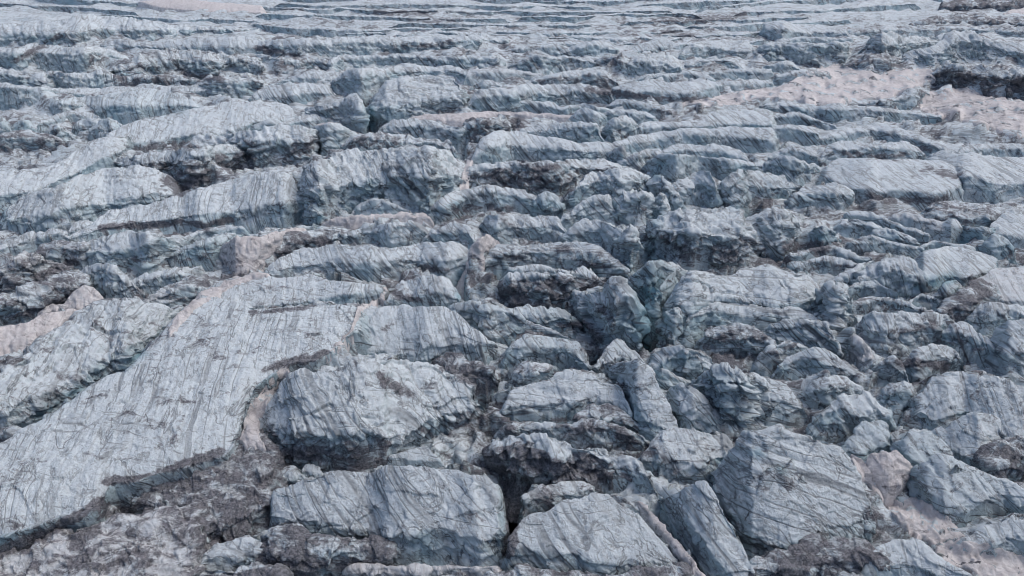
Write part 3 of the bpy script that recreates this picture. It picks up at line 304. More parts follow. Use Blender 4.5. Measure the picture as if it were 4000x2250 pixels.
DATA += """
ridge|gray-faced snowy ridge reaching from the side edge above the big tilted field|s=.2 d=.04 r=.7|-60,322 0,320 58,330 130,340 250,347 380,340 520,339 570,326 660,331 780,332 810,346|-60,336 0,337 100,345 200,352 300,364 380,377 450,371 810,352|-60,416 60,421 165,416 200,398 300,387 400,380 810,360
ridge|tongue-shaped bright ridge with a teal hollow under its rim|s=.2 d=.05 b=.1|160,418 230,389 330,374 400,371 520,349 620,344 700,370 740,390 790,412|160,422 230,405 320,410 400,410 560,412 620,408 700,408 790,418|160,428 240,452 330,432 400,446 540,452 600,437 700,432 790,424
block|bluish boulder-like block at the side edge under the gray-faced snowy ridge|b=.2 s=.4|-60,475 10,464 30,488 38,512|-60,490 10,480 38,516|-60,535 10,535 38,524
block|angular white block in the jumble below the tongue-shaped bright ridge|s=.4 d=.1|160,470 200,452 280,430 360,440 390,458|160,478 280,444 390,462|160,505 280,478 390,472
block|dish-faced pale block in the jumble, the one nearest the teal hollow|s=.4 d=.1|292,478 305,464 345,458 450,465 478,492|292,486 350,474 478,500|292,512 385,512 478,520
block|round teal-bottomed block lowest in the jumble|s=.4 b=.15|360,500 368,488 390,470 440,462 465,492|360,506 400,490 465,500|360,522 430,536 465,520
block|small dark-rimmed block in the jumble beside the round teal-bottomed block|d=.3 s=.4|190,512 220,484 255,494 275,520|190,518 225,498 275,526|190,545 230,548 275,536
block|blue-sided small block between the boulder-like block and the jumble|b=.25 s=.4|50,485 60,476 90,464 118,470 130,500|50,490 90,476 130,504|50,512 100,518 130,510
mound|pinkish soot-rimmed hollow mound at the side edge below the jumble|t=.3 d=.5 r=1.4|-60,540 40,510 110,505 170,515 230,540|-60,552 60,530 230,552|-60,585 80,575 230,566
ridge|tall smooth gray cliff row at the side edge with one dark streak|s=.25 d=.04 r=.6 w=.3|-60,185 0,182 60,180 120,171 200,171 240,189 300,184 370,177 420,194 490,214 510,236|-60,202 50,204 100,204 150,203 200,203 240,210 330,206 370,203 440,212 510,240|-60,285 60,302 130,287 200,284 330,292 370,272 430,257 510,250
ridge|row of joined white humps at the foot of the tall smooth gray cliff|s=.3 d=.08|175,278 230,279 270,281 310,284 350,300 370,275 390,263 420,269 460,312|175,288 270,292 350,312 390,276 460,320|175,325 250,350 330,347 400,342 460,334
mound|rough gray corner heap at the side edge under the smooth gray cliff|d=.3 r=1.3|-60,252 40,268 100,275 170,290 195,312|-60,272 100,300 195,325|-60,335 100,338 195,350
ridge|long scarp whose gray face leans in slanting grooves near the upper corner|s=.15 d=.08 f=D w=.4|-60,100 30,90 100,84 170,78 240,74 300,60 400,60 520,70 640,90 760,100 880,108 1010,108|-60,126 50,124 160,132 270,128 370,112 520,114 650,116 760,116 880,116 1010,118|-60,182 80,180 200,187 300,186 400,162 560,162 620,156 760,142 850,136 1010,130
ridge|knobbly ridge lying just under the grooved scarp|s=.2 d=.12 f=D|398,172 415,149 480,154 560,164 640,157 750,149 850,142 1010,136|398,178 480,172 600,182 750,182 880,180 1010,178|398,188 500,197 650,202 750,205 900,216 1010,208
ridge|dark-slashed ridge below the knobbly ridge|s=.2 d=.3 f=D r=1.2|445,268 490,233 560,204 660,204 760,204 850,214 950,214 1005,228|445,274 520,256 600,244 700,234 800,244 900,236 1005,248|445,330 530,322 600,312 700,292 800,302 900,286 1005,288
ridge|short sooty ridge above the crest of the gray-faced snowy ridge|d=.5 r=1.2|440,300 520,285 600,289 700,294 770,312|440,306 600,302 770,318|440,335 600,338 770,330
snow|white snow sliver on the sooty ridges|s=.4 t=.5 d=0|820,282 850,272 900,284 965,296|820,286 900,292 965,300|+8
mound|crumbled gray ice patch beside the white snow sliver|d=.3 r=1.3|770,318 850,294 940,302 1015,308|770,330 880,318 1015,322|770,345 850,375 940,365 1015,352
snow|broad cream snow streak at the very top edge|s=.08 t=1 d=0 r=.5|540,4 620,-4 700,-8 850,6 1020,18|600,24 700,34 800,44 850,46 1020,46|+5
ridge|long straight ridge with a slashed gray wall across the upper middle|s=.2 d=.06 f=D|990,160 1050,151 1100,155 1155,150 1349,146 1466,136 1660,139 1893,135 1990,150|990,178 1147,175 1252,167 1349,167 1439,158 1582,163 1699,167 1815,155 1990,158|990,202 1097,226 1194,234 1310,223 1427,212 1582,200 1776,196 1990,170
ridge|second straight ridge below the slashed gray wall, its gray wall taller|s=.2 d=.05 f=D w=.4|1278,244 1287,229 1334,217 1427,212 1582,209 1737,216 1947,216 1975,240|1278,252 1340,228 1427,222 1582,218 1737,226 1947,226 1975,246|1278,285 1291,290 1349,270 1505,256 1660,256 1776,270 1951,270 1975,255
ridge|lumpy dark-pocked ridge joined to the end of the second straight ridge|d=.3 s=.25|1000,216 1058,216 1155,225 1186,228 1241,224 1282,240|1000,226 1160,240 1250,236 1282,250|1000,255 1078,290 1163,282 1233,275 1282,282
block|wedge of bright ice below the lumpy dark-pocked ridge|s=.4 d=.04|1095,316 1109,309 1194,279 1268,271 1292,305|1095,320 1194,300 1292,312|1095,326 1116,326 1233,326 1292,322
ridge|broad bright hump behind the big smooth tilted field|s=.25 d=.1|985,370 1039,337 1116,325 1194,321 1272,329 1305,360|985,384 1136,370 1233,356 1305,366|985,398 1147,402 1194,392 1305,382
ridge|jagged-rimmed ridge around the hollow behind the flat-topped square block|s=.2 d=.15|1300,315 1349,271 1427,267 1524,263 1640,255 1776,255 1819,267 1834,290|1300,320 1330,302 1427,290 1524,280 1621,279 1776,275 1834,298|1300,332 1349,345 1408,372 1485,340 1543,310 1660,293 1776,292 1834,306
block|flat-topped square block with a stepped, dark-barred front|s=.4 f=H d=.12|1445,420 1478,356 1493,329 1524,302 1621,290 1738,290 1776,298 1800,340|1445,424 1543,406 1660,394 1757,378 1800,380|1445,438 1505,462 1602,454 1699,442 1800,440
block|slender cracked block leaning beside the flat-topped square block|s=.4 f=D d=.12|1185,432 1190,422 1272,410 1349,383 1380,360 1404,379 1420,420|1185,438 1272,422 1357,403 1420,426|1185,452 1272,474 1349,474 1425,505 1430,470
block|chunky white block below the slender cracked block|s=.4 d=.05|1090,490 1097,480 1147,453 1217,442 1285,464|1090,496 1160,474 1285,470|1090,505 1144,490 1272,474 1285,474
block|row-end rounded white block beside the chunky white block|s=.4 d=.05|995,490 1040,464 1080,459 1105,480|995,498 1050,480 1105,486|995,512 1060,510 1105,502
block|long-backed block with a dark seam in front of the flat-topped square block|s=.3 d=.1|1495,495 1520,467 1621,461 1700,469 1750,489 1800,500 1835,485|1495,500 1600,488 1680,488 1750,503 1835,495|1495,522 1600,528 1700,532 1790,547 1835,540
snow|cream snow drift draped over the long-backed block|s=.25 t=.9 d=0 r=.7|1598,456 1660,438 1718,442 1815,434 1932,430 2039,434 2155,442 2310,453|1605,462 1720,468 1820,472 1940,442 2039,448 2160,456 2310,460|+9
ridge|dirt-pitted ridge below the long-backed block|d=.4 r=1.2 s=.3|1328,572 1368,534 1426,521 1493,512 1561,516 1673,543 1763,543 1775,585|1328,578 1380,546 1440,534 1520,550 1600,560 1690,554 1775,590|1328,600 1420,602 1500,592 1600,587 1700,582 1775,595
block|sooty gray block at the narrow end of the cream snow drift|d=.45 f=D|1815,490 1840,460 1890,454 1960,460 2005,482|1815,496 1880,472 2005,490|1815,542 1880,548 1950,534 2005,512
block|round-shouldered pale block in the row under the cream-topped ridge|s=.35 d=.06 f=D|1828,420 1835,408 1854,356 1912,341 2000,337 2058,326 2155,329 2291,329 2349,337 2372,348|1828,424 1873,372 1932,367 2000,368 2078,362 2175,364 2248,360 2372,356|1828,434 1893,436 2000,430 2097,404 2175,392 2233,394 2372,394
ridge|cream-topped ridge beside the flat-topped square block's far end|t=.3 d=.02 s=.25|1820,290 1827,271 1893,267 2000,269 2047,275 2135,290|1820,298 1893,280 2000,282 2135,296|1820,316 1893,312 2000,308 2135,302
block|small faceted block in the notch below the cream-topped ridge|s=.5|1845,335 1855,326 1889,306 1916,306 1955,328|1845,340 1889,322 1955,334|1845,354 1900,356 1955,350
ridge|arched ridge with a dark curved shadow line under a white crest|s=.3 d=.08 m=.6|2058,320 2070,304 2136,290 2194,282 2252,271 2330,271 2388,282 2412,312|2058,324 2136,306 2194,292 2241,298 2291,291 2349,286 2412,318|2058,332 2175,336 2272,328 2330,332 2412,330
ridge|long smooth white-backed ridge above the pink snow field's tip|s=.2 d=.03 r=.6|2402,345 2458,317 2524,310 2621,317 2776,313 2798,325|2402,350 2485,356 2582,356 2660,364 2730,356 2798,336|2402,365 2466,382 2582,388 2699,392 2798,372
ridge|crinkled ridge continuing from the long white-backed ridge|s=.25 d=.15|2788,330 2854,317 2912,310 3010,310|2788,338 2854,330 3010,324|2788,356 2900,354 3010,342
ridge|gray ridge with folded bands sinking under the pink snow field|d=.15 s=.4 f=D|2375,408 2404,387 2458,387 2524,399 2575,410 2622,432|2375,412 2458,398 2524,410 2622,438|2375,420 2497,435 2578,443 2622,444
ridge|faceted gray ridge behind the cream snow drift|s=.35 d=.08 f=D|1990,398 2039,391 2116,395 2163,392 2194,420 2272,400 2322,410 2380,424|1990,402 2116,404 2200,428 2272,412 2380,430|1990,422 2116,430 2214,442 2272,434 2330,452 2380,442
block|triangular pale facet at the crossing of the cracks above the dark arch-faced block|s=.6 d=.05|2230,455 2250,430 2276,416 2330,430 2370,455|2230,460 2280,436 2370,462|2230,470 2320,488 2370,472
ridge|banded gray slope beside the triangular pale facet|s=.4 d=.15 f=D|2352,445 2361,434 2408,422 2485,430 2540,438 2560,455|2352,450 2408,434 2485,442 2560,462|2352,468 2388,470 2505,472 2560,470
block|dark arch-faced block with squared panels of ice|s=.25 d=.12 f=D|2030,512 2039,504 2097,480 2233,480 2291,473 2330,476 2345,506 2352,540|2030,518 2136,508 2206,500 2272,492 2330,486 2352,545|2030,528 2155,532 2272,554 2326,556 2352,552
block|gnarled knob of ice beside the dark arch-faced block|s=.5 d=.15|2352,510 2357,496 2388,461 2427,449 2466,453 2492,486|2352,518 2400,480 2450,470 2492,494|2352,540 2396,558 2427,546 2492,514
ridge|long wavy pale ridge just under the dirt patch of the upper slope|s=.22 d=.08|2480,490 2543,473 2660,476 2699,465 2776,438 2893,430 3010,430|2480,500 2600,494 2700,492 2800,484 2900,480 3010,486|2480,516 2600,510 2700,508 2800,504 2900,497 3010,500
snow|wide pink snow field spread over the upper slope|z=2.0,1.2,.4 t=1 r=.7|2645,404 2776,384 2854,360 3000,342 3060,332 3109,302 3210,255 3272,247 3349,271 3446,286 3485,267 3637,267 3655,300|2660,410 2780,413 2860,416 2960,388 3060,388 3116,400 3200,410 3311,402 3400,388 3474,386 3524,362 3600,332 3655,312|+5
snow|dusky pink snow slope lying toward the edge below the dark cave|z=1.8,1.0,.3 t=.9 d=.22 r=.9|3590,400 3620,360 3700,344 3770,336 3800,344 3830,368 3900,374 4070,400|3585,432 3650,447 3750,472 3850,502 3950,542 4070,570|+5
mound|rubbly outcrop dividing the wide pink snow field from the dusky pink slope|d=.4 r=1.3|3330,402 3400,388 3440,383 3510,375 3540,344 3600,334 3632,352|3330,408 3440,396 3520,386 3560,362 3632,360|3330,418 3450,420 3520,404 3580,404 3632,372
ridge|low crusted ridge bordering the underside of the wide pink snow field|s=.2 d=.1|2990,398 3060,400 3116,400 3194,410 3272,402 3349,412 3466,420 3582,432 3668,448|2990,406 3097,412 3155,430 3225,426 3330,424 3427,432 3668,454|2990,432 3097,437 3194,448 3252,464 3349,464 3446,464 3582,460 3668,462
ridge|dimpled ridge beneath the low crusted ridge|s=.2 d=.12|2985,446 3050,437 3120,439 3200,468 3265,486|2985,452 3120,450 3265,492|2985,470 3120,474 3265,500
block|soot-streaked bluff with a dark cave mouth above the dusky pink slope|s=.2 d=.3 m=.9 r=1.1|3632,290 3660,275 3690,240 3722,250 3800,248 3900,258 4070,268|3632,296 3680,272 3740,258 3780,276 3810,284 3900,290 4070,300|3632,318 3700,327 3730,347 3800,352 3850,372 3950,384 4070,394
block|tall whitish cliff with a rippled skirt above the soot-streaked bluff|s=.5 d=.06 f=D r=.9|3518,235 3524,216 3559,201 3683,162 3718,119 3800,119 3873,150 3932,162 4070,168|3518,242 3600,216 3690,198 3720,158 3800,148 3870,174 3950,198 4070,210|3518,262 3640,268 3700,258 3760,250 3850,254 3950,260 4070,270
block|sharp-cornered grayish bluff beside the tall whitish cliff|s=.4 d=.15|3385,175 3392,154 3439,119 3485,123 3524,143 3582,143 3680,146|3385,185 3440,168 3500,164 3600,168 3680,158|3385,240 3450,260 3520,222 3560,206 3680,170
mound|dark crumbling hollow mound beneath the sharp-cornered grayish bluff|d=.6 r=1.4|3305,250 3330,224 3400,210 3460,214 3525,228|3305,256 3400,236 3525,242|3305,266 3400,282 3470,278 3525,256
block|gray bluff etched with swirling curved layers|s=.4 f=H2 d=.1 w=.5|2985,172 3040,159 3100,167 3200,171 3315,167|2985,180 3100,176 3200,179 3315,176|2985,242 3080,247 3180,252 3290,247 3315,215
ridge|upper lip of swirl-layered ice above the swirling gray bluff|s=.3 f=H2 d=.08|3045,164 3080,146 3136,140 3220,144 3272,147 3325,143|3045,167 3136,148 3272,154 3325,150|3045,170 3150,167 3250,167 3325,167
ridge|white-crusted ridge with a wavy scalloped eave above the swirl layers|s=.15 d=.06|2990,92 3058,82 3116,92 3175,92 3272,108 3308,120|2990,110 3060,114 3130,126 3220,126 3308,130|2990,140 3060,156 3100,142 3200,136 3308,144
block|pale mounded block beside the dark gap in the upper slope|s=.4 d=.08|2458,205 2466,193 2501,170 2563,150 2621,154 2652,176|2458,208 2543,188 2609,181 2652,182|2458,216 2543,213 2652,208
block|lens-shaped whaleback block with curved gray stripes|s=.3 d=.08 f=H|2662,205 2683,181 2737,162 2815,154 2912,154 2945,182|2662,210 2718,183 2796,185 2854,197 2945,200|2662,236 2776,220 2854,217 2945,218
block|low whaleback block beneath the lens-shaped whaleback block|s=.3 d=.1 f=H|2684,248 2737,232 2835,224 2877,224 2905,262|2684,254 2737,242 2835,234 2905,268|2684,272 2776,272 2905,272
block|white-capped square block on the near side of the dark gap|s=.3 d=.08|2460,240 2466,232 2505,213 2621,216 2652,228 2660,270|2460,246 2543,236 2606,242 2660,276|2460,290 2543,290 2660,286
block|dirty folded block between the grooved slope and the white-capped square block|d=.35 s=.3 f=D|2338,232 2345,224 2388,216 2462,228 2468,250|2338,238 2400,230 2468,256|2338,270 2427,290 2468,288
ridge|gray slope scored with long parallel slanting grooves|s=.3 d=.12 f=D w=.6|1995,245 2035,228 2093,216 2233,220 2340,225 2350,240|1995,252 2093,225 2233,229 2350,246|1995,270 2116,286 2194,268 2350,270
ridge|dark-edged ridge behind the long parallel grooves|d=.2 s=.25|1990,172 2078,174 2175,171 2233,189 2250,200|1990,190 2080,186 2194,184 2250,205|1990,214 2110,216 2194,214 2250,212
ridge|twin-humped pale ridge beside the dark-edged ridge|d=.1 s=.3|2182,205 2215,186 2272,165 2322,158 2392,166 2402,188|2182,210 2272,182 2322,172 2402,194|2182,218 2300,222 2402,214
ridge|double-crested ridge rim above the long white-backed ridge|s=.25 d=.08|2478,310 2524,286 2621,286 2699,271 2761,282 2782,306|2478,314 2524,298 2621,297 2699,284 2782,312|2478,322 2600,316 2700,312 2782,322
ridge|faint pale ridge filling the slope below the whaleback blocks|s=.25 d=.12|2775,285 2854,267 2950,266 3012,268|2775,290 2854,278 3012,278|2775,305 2850,302 3012,298
ridge|soft-edged block row at the outer tip of the swirling gray bluff|s=.3 d=.1|2990,252 3078,236 3101,240 3120,262|2990,258 3078,246 3120,266|2990,280 3060,282 3120,272
mound|dark-toothed ridge at the tip of the wide pink snow field|d=.4 r=1.2|3010,300 3100,274 3180,264 3240,280|3010,304 3100,286 3240,292|3010,314 3140,316 3240,306
mound|black rock rubble heaped in the top corner|d=.7 r=1.6 s=.3|3680,10 3740,-8 3850,-10 3950,0 4070,-5|3680,24 3850,18 4070,28|3680,36 3850,40 4070,52
snow|dull pink snow patch at the edge by the black rock rubble|t=.9 d=.1 s=.3|3920,52 3950,34 4000,22 4070,18|3920,56 4000,52 4070,50|+10
mound|dark pitted ice belt slanting under the black rock rubble|d=.6 r=1.5 s=.2|3560,85 3640,62 3760,52 3900,62 4070,70|3560,96 3760,80 4070,92|3560,112 3760,110 4070,120
mound|smudged gray ice belt running above the tall whitish cliff|d=.4 r=1.4 s=.2|3320,120 3400,96 3560,98 3700,90 3850,98 4070,110|3320,126 3560,112 3850,114 4070,124|3320,140 3560,130 3850,132 4070,142
"""

# dark sediment, and shade painted into crevasses and under lips: radius in photo px, strength, path
STAMPS = """
30 1|-20,2160 60,2135 180,2085 300,2020 390,1960
26 .9|420,1880 540,1868 640,1835 760,1800 860,1765
40 .8|400,2010 470,2000 540,2000
60 .6|700,2030 800,1960 900,1960
60 .7|1090,2080 1140,2060 1180,2120
50 .8|1120,1770 1200,1770 1330,1790 1420,1790 1480,1790
26 .8|1035,1445 1130,1410 1220,1400 1270,1380
18 .7|985,1222 1100,1212 1230,1195
26 .6|1520,1120 1560,1160 1680,1180
30 .8|1750,1440 1790,1470 1850,1490
35 .6|1480,1470 1540,1510 1600,1540
60 .8|2050,1760 2120,1800 2200,1830 2280,1850
35 .6|2180,1650 2260,1670 2380,1690 2450,1700
45 .7|2000,1140 2060,1150 2120,1150
35 .7|2200,1270 2300,1270 2330,1330
35 .6|2340,1200 2390,1240
60 .7|2640,980 2720,990 2830,1000 2880,1000
45 .8|3800,1110 3850,1150 3780,1180
30 .8|3520,1415 3690,1430
30 .5|3440,1300 3560,1290 3640,1270
45 .8|3920,1750 3960,1790
40 .7|3060,2190 3130,2210 3260,2200
35 .5|3400,2000 3440,2030
30 .6|3720,2040 3780,2060
22 .9|400,890 480,880 600,880 700,870 800,880 900,860
40 .7|150,1090 200,1060 290,1030
40 .6|540,1020 600,1010
30 .7|540,590 600,570 740,570
40 .8|660,700 700,740 800,700 880,660
30 .6|950,600 1000,620
30 .7|2040,640 2110,660 2200,650
25 .6|2020,690 2080,720
28 .6|1760,820 1850,815 2000,810
30 .6|1640,1050 1740,1060
24 .7|2300,350 2600,392 2750,385
35 .6|2580,440 2650,450 2720,455
40 .8|3690,290 3740,310 3790,320
24 .6|3300,600 3450,612 3540,605
45 .8|3090,965 3150,950 3200,965
30 .7|3350,770 3480,785 3700,775
28 .6|3620,660 3740,690
30 .6|3640,590 3600,575
24 .6|3380,200 3480,220
24 .7|1010,190 1080,205 1180,225
24 .6|1560,180 1640,180 1760,170
30 .7|700,280 760,300 860,310
20 .7|60,240 230,140
18 .7|355,220 360,270
30 .7|2560,80 2900,60
26 .7|2600,120 2700,140
18 .8|1470,48 1600,52 1700,55
16 .6|1100,38 1180,40
18 .6|1600,80 1800,78
30 .6|3700,40 3900,30
26 .6|1500,1285 1520,1270
26 .5|2440,1860 2470,1880
30 1|2012,1900 2008,2000 2000,2080 1985,2160
"""


# clear teal ice deep in the crevasses
BLUES = """
70 1|2540,1090 2540,1180 2535,1300
40 .8|2540,960 2560,1010
20 .8|1800,1060 1795,1160
22 .8|1445,420 1448,500
22 .8|555,1375 480,1435
26 .7|400,1445 290,1530 140,1632
22 .8|1250,850 1230,880
34 .8|3600,1120 3720,1085
26 .7|2585,640 2560,680
26 .7|2560,830 2560,880
26 .7|3830,910
24 .6|3050,1830 3060,1850
30 .6|2960,1770
30 .6|3060,1450 3030,1430
30 .6|2870,2020 2920,2110
30 .6|2580,1990 2640,2090
30 .5|2500,1640 2480,1600
30 .6|2560,1830
34 .5|3560,1860
30 .5|3500,1950
30 .6|3150,930 3200,920
30 .4|500,440 700,425
30 .5|1110,1700 1170,1740
26 .5|840,985
26 .5|2820,790 2880,800
"""


def parse(s):
    return np.array([[float(v) for v in p.split(',')] for p in s.split()])


ST = []
for ln in STAMPS.strip().splitlines():
    a, b = ln.split('|')
    r, k = a.split()
    ST.append((float(r), float(k), parse(b)))


SB = []
for ln in BLUES.strip().splitlines():
    a, b = ln.split('|')
    r, k = a.split()
    SB.append((float(r), float(k), parse(b)))


def stamps(P, ST=ST):
    q = project(P)
    out = np.zeros(len(P), f32)
    lo, hi = q.min(0), q.max(0)
    for r, k, L in ST:
        if np.any(L.max(0) + 2 * r < lo) or np.any(L.min(0) - 2 * r > hi):
            continue
        d2 = np.full(len(q), 1e12)
        if len(L) == 1:
            L = np.concatenate([L, L + 1])
        for a, b in zip(L[:-1], L[1:]):
            ab = b - a
            t = np.clip(((q - a) @ ab) / max(ab @ ab, 1e-6), 0, 1)
            e = q - a - t[:, None] * ab
            d2 = np.minimum(d2, e[:, 0] ** 2 + (e[:, 1] * 1.35) ** 2)
        out = np.maximum(out, k * np.exp(-d2 / (r * r)))
    return out


# ------------------------------------------------------------------ ice material
def make_material(name):
    m = bpy.data.materials.new(name)
    m.use_nodes = True
    nt = m.node_tree
    nt.nodes.clear()
    L = nt.links

    def N(t, **kw):
        n = nt.nodes.new(t)
        for k, v in kw.items():
            setattr(n, k, v)
        return n

    def val(n, i, v):
        if hasattr(v, 'is_output') or isinstance(v, bpy.types.NodeSocket):
            L.new(v, n.inputs[i])
        else:
            n.inputs[i].default_value = v

    def math_(op, a, b=0.0, c=None, clamp=False):
        n = N('ShaderNodeMath', operation=op, use_clamp=clamp)
        val(n, 0, a)
        val(n, 1, b)
        if c is not None:
            val(n, 2, c)
        return n.outputs[0]

    def rng_(v, a, b, c=0.0, d=1.0, smooth=True):
        n = N('ShaderNodeMapRange')
        n.interpolation_type = 'SMOOTHSTEP' if smooth else 'LINEAR'
        val(n, 0, v)
        n.inputs[1].default_value, n.inputs[2].default_value = a, b
        n.inputs[3].default_value, n.inputs[4].default_value = c, d
        return n.outputs[0]

    def noise(vec, scale, detail=4.0, rough=0.55, dist=0.0):
        n = N('ShaderNodeTexNoise')
        L.new(vec, n.inputs['Vector'])
        n.inputs['Scale'].default_value = scale
        n.inputs['Detail'].default_value = detail
        n.inputs['Roughness'].default_value = rough
        n.inputs['Distortion'].default_value = dist
        return n.outputs['Fac']

    def mix(f, a, b):
        n = N('ShaderNodeMix', data_type='RGBA', clamp_factor=True)
        val(n, 0, f)
        for i, v in ((6, a), (7, b)):
            if isinstance(v, tuple):
                n.inputs[i].default_value = (*v, 1)
            else:
                L.new(v, n.inputs[i])
        return n.outputs[2]

    pos = N('ShaderNodeNewGeometry').outputs['Position']
    at = N('ShaderNodeAttribute', attribute_name='ice')
    sep = N('ShaderNodeSeparateColor')
    L.new(at.outputs['Color'], sep.inputs[0])
    dirt, tint, blue = sep.outputs[0], sep.outputs[1], sep.outputs[2]  # dirt: sediment plus shade painted into gaps and hollows
    at2 = N('ShaderNodeAttribute', attribute_name='layer')
    sep2 = N('ShaderNodeSeparateColor')
    L.new(at2.outputs['Color'], sep2.inputs[0])
    fol, face, fol2 = sep2.outputs[0], sep2.outputs[1], sep2.outputs[2]

    n_big = noise(pos, 0.22, 5, 0.6)
    n_low = noise(pos, 0.16, 1.0, 0.5)
    n_mid = noise(pos, 0.9, 6, 0.65, 0.6)
    n_fine = noise(pos, 5.0, 5, 0.7)
    # weathered crust against bare glassy ice
    bare = math_('ADD', math_('MULTIPLY', face, 0.62), math_('MULTIPLY', math_('SUBTRACT', n_mid, 0.5), 1.3))
    bare = rng_(bare, 0.05, 0.62)
    col = mix(bare, CRUST, BARE)
    # dusty mottling
    col = mix(rng_(n_mid, 0.52, 0.74, 0, 0.30), col, (0.33, 0.345, 0.375))
    col = mix(rng_(n_fine, 0.55, 0.80, 0, 0.12), col, (0.30, 0.31, 0.34))
    # fine dust in the pitted crust
    n_du = noise(pos, 1.9, 9, 0.78, 0.5)
    col = mix(rng_(n_du, 0.49, 0.66, 0, 0.42), col, (0.33, 0.36, 0.40))
    # clear blue ice
    bl = math_('MULTIPLY', blue, rng_(n_big, 0.35, 0.6, 0.5, 1.0))
    col = mix(bl, col, (0.20, 0.40, 0.50))
    # old snow, stained pink by dust
    snow = mix(rng_(noise(pos, 1.4, 8, 0.72, 0.3), 0.40, 0.64), SNOW, SNOW2)
    col = mix(rng_(math_('ADD', tint, math_('MULTIPLY', math_('SUBTRACT', n_mid, 0.5), 0.5)), 0.15, 0.75), col, snow)

    # thin dirt bands of the ice's own layering
    def lines(f, k, w, seed, a, b):
        c = N('ShaderNodeCombineXYZ')
        L.new(math_('MULTIPLY', f, k), c.inputs[0])
        L.new(math_('MULTIPLY', math_('SUBTRACT', n_low, 0.5), 0.7), c.inputs[1])
        c.inputs[2].default_value = seed
        n = N('ShaderNodeTexNoise')
        L.new(c.outputs[0], n.inputs['Vector'])
        n.inputs['Scale'].default_value = 1.0
        n.inputs['Detail'].default_value = 2.0
        r = math_('ABSOLUTE', math_('SUBTRACT', n.outputs['Fac'], 0.5))
        line = rng_(r, 0.0, w, 1.0, 0.0)
        return math_('MULTIPLY', line, rng_(noise(pos, a, 3, 0.6), b, b + 0.16))
    l1 = lines(fol, 0.75, 0.032, 3.1, 0.20, 0.34)
    l2 = lines(fol, 1.9, 0.06, 8.7, 0.5, 0.50)
    l3 = lines(fol2, 0.5, 0.018, 5.7, 0.33, 0.48)

    # hairline cracks, crooked and broken off
    def veins(scale, w, lo, seed):
        c = N('ShaderNodeCombineXYZ')
        L.new(math_('MULTIPLY', fol, 0.8), c.inputs[0])
        L.new(math_('MULTIPLY', fol2, 0.45), c.inputs[1])
        px = N('ShaderNodeSeparateXYZ')
        L.new(pos, px.inputs[0])
        L.new(math_('ADD', math_('MULTIPLY', px.outputs[0], 0.35), seed), c.inputs[2])
        r = math_('ABSOLUTE', math_('SUBTRACT', noise(c.outputs[0], scale, 6, 0.6, 0.5), 0.5))
        return math_('MULTIPLY', rng_(r, 0.0, w, 1.0, 0.0), rng_(noise(pos, scale * 0.6, 3, 0.6), lo, lo + 0.14))
    v1 = veins(0.42, 0.020, 0.37, 3.3)
    v2 = veins(1.3, 0.034, 0.44, 9.1)
    ln = math_('MAXIMUM', math_('MULTIPLY', math_('MAXIMUM', l1, math_('MULTIPLY', l2, 0.42)), rng_(noise(pos, 0.075, 2, 0.5), 0.38, 0.58, 0.2, 1.0)), math_('MAXIMUM', l3, math_('MAXIMUM', v1, math_('MULTIPLY', v2, 0.75))))
    ln = math_('MULTIPLY', ln, math_('SUBTRACT', 1.0, math_('MULTIPLY', tint, 0.65)))
    n_reg = noise(pos, 0.075, 2, 0.5)
    reg = rng_(n_reg, 0.40, 0.58, 0.15, 1.0)
    # broad grey smears of silt along the layers
    sm = lines(fol, 0.42, 0.10, 14.2, 0.35, 0.42)
    col = mix(math_('MULTIPLY', math_('MULTIPLY', sm, math_('MULTIPLY', face, 0.34)), reg), col, (0.20, 0.205, 0.23))
    col = mix(math_('MULTIPLY', ln, math_('ADD', 0.55, math_('MULTIPLY', face, 0.35))), col, (0.075, 0.078, 0.095))
    # fine black sediment, with the painted crevasse shade in the same mask
    cd = N('ShaderNodeVectorMath', operation='MULTIPLY')
    L.new(pos, cd.inputs[0])
    cd.inputs[1].default_value = (0.75, 1.1, 1.3)
    n_d = noise(cd.outputs[0], 0.75, 10, 0.74, 0.7)
    dm = rng_(math_('ADD', n_d, math_('MULTIPLY', dirt, 0.38)), 0.61, 0.74)
    dcol = mix(rng_(n_fine, 0.38, 0.62), (0.048, 0.050, 0.064), (0.215, 0.212, 0.245))
    col = mix(math_('MULTIPLY', dm, 0.88), col, dcol)

    b1 = N('ShaderNodeBump')
    b1.inputs['Strength'].default_value = 1.0
    b1.inputs['Distance'].default_value = 0.24
    n_b = noise(pos, 3.0, 9, 0.74, 0.4)
    L.new(math_('SUBTRACT', n_b, math_('MULTIPLY', ln, 0.22)), b1.inputs['Height'])
    bs = N('ShaderNodeBsdfPrincipled')
    L.new(col, bs.inputs['Base Color'])
    L.new(math_('SUBTRACT', rng_(n_mid, 0.3, 0.7, 0.5, 0.85), math_('MULTIPLY', face, 0.15)), bs.inputs['Roughness'])
    bs.inputs['Specular IOR Level'].default_value = 0.3
    L.new(b1.outputs[0], bs.inputs['Normal'])
    o = N('ShaderNodeOutputMaterial')
    L.new(bs.outputs[0], o.inputs[0])
    return m


CRUST = (0.69, 0.785, 0.855)
BARE = (0.52, 0.632, 0.695)
SNOW = (0.75, 0.75, 0.775)
SNOW2 = (0.60, 0.583, 0.605)
ICE = make_material('glacier_ice')

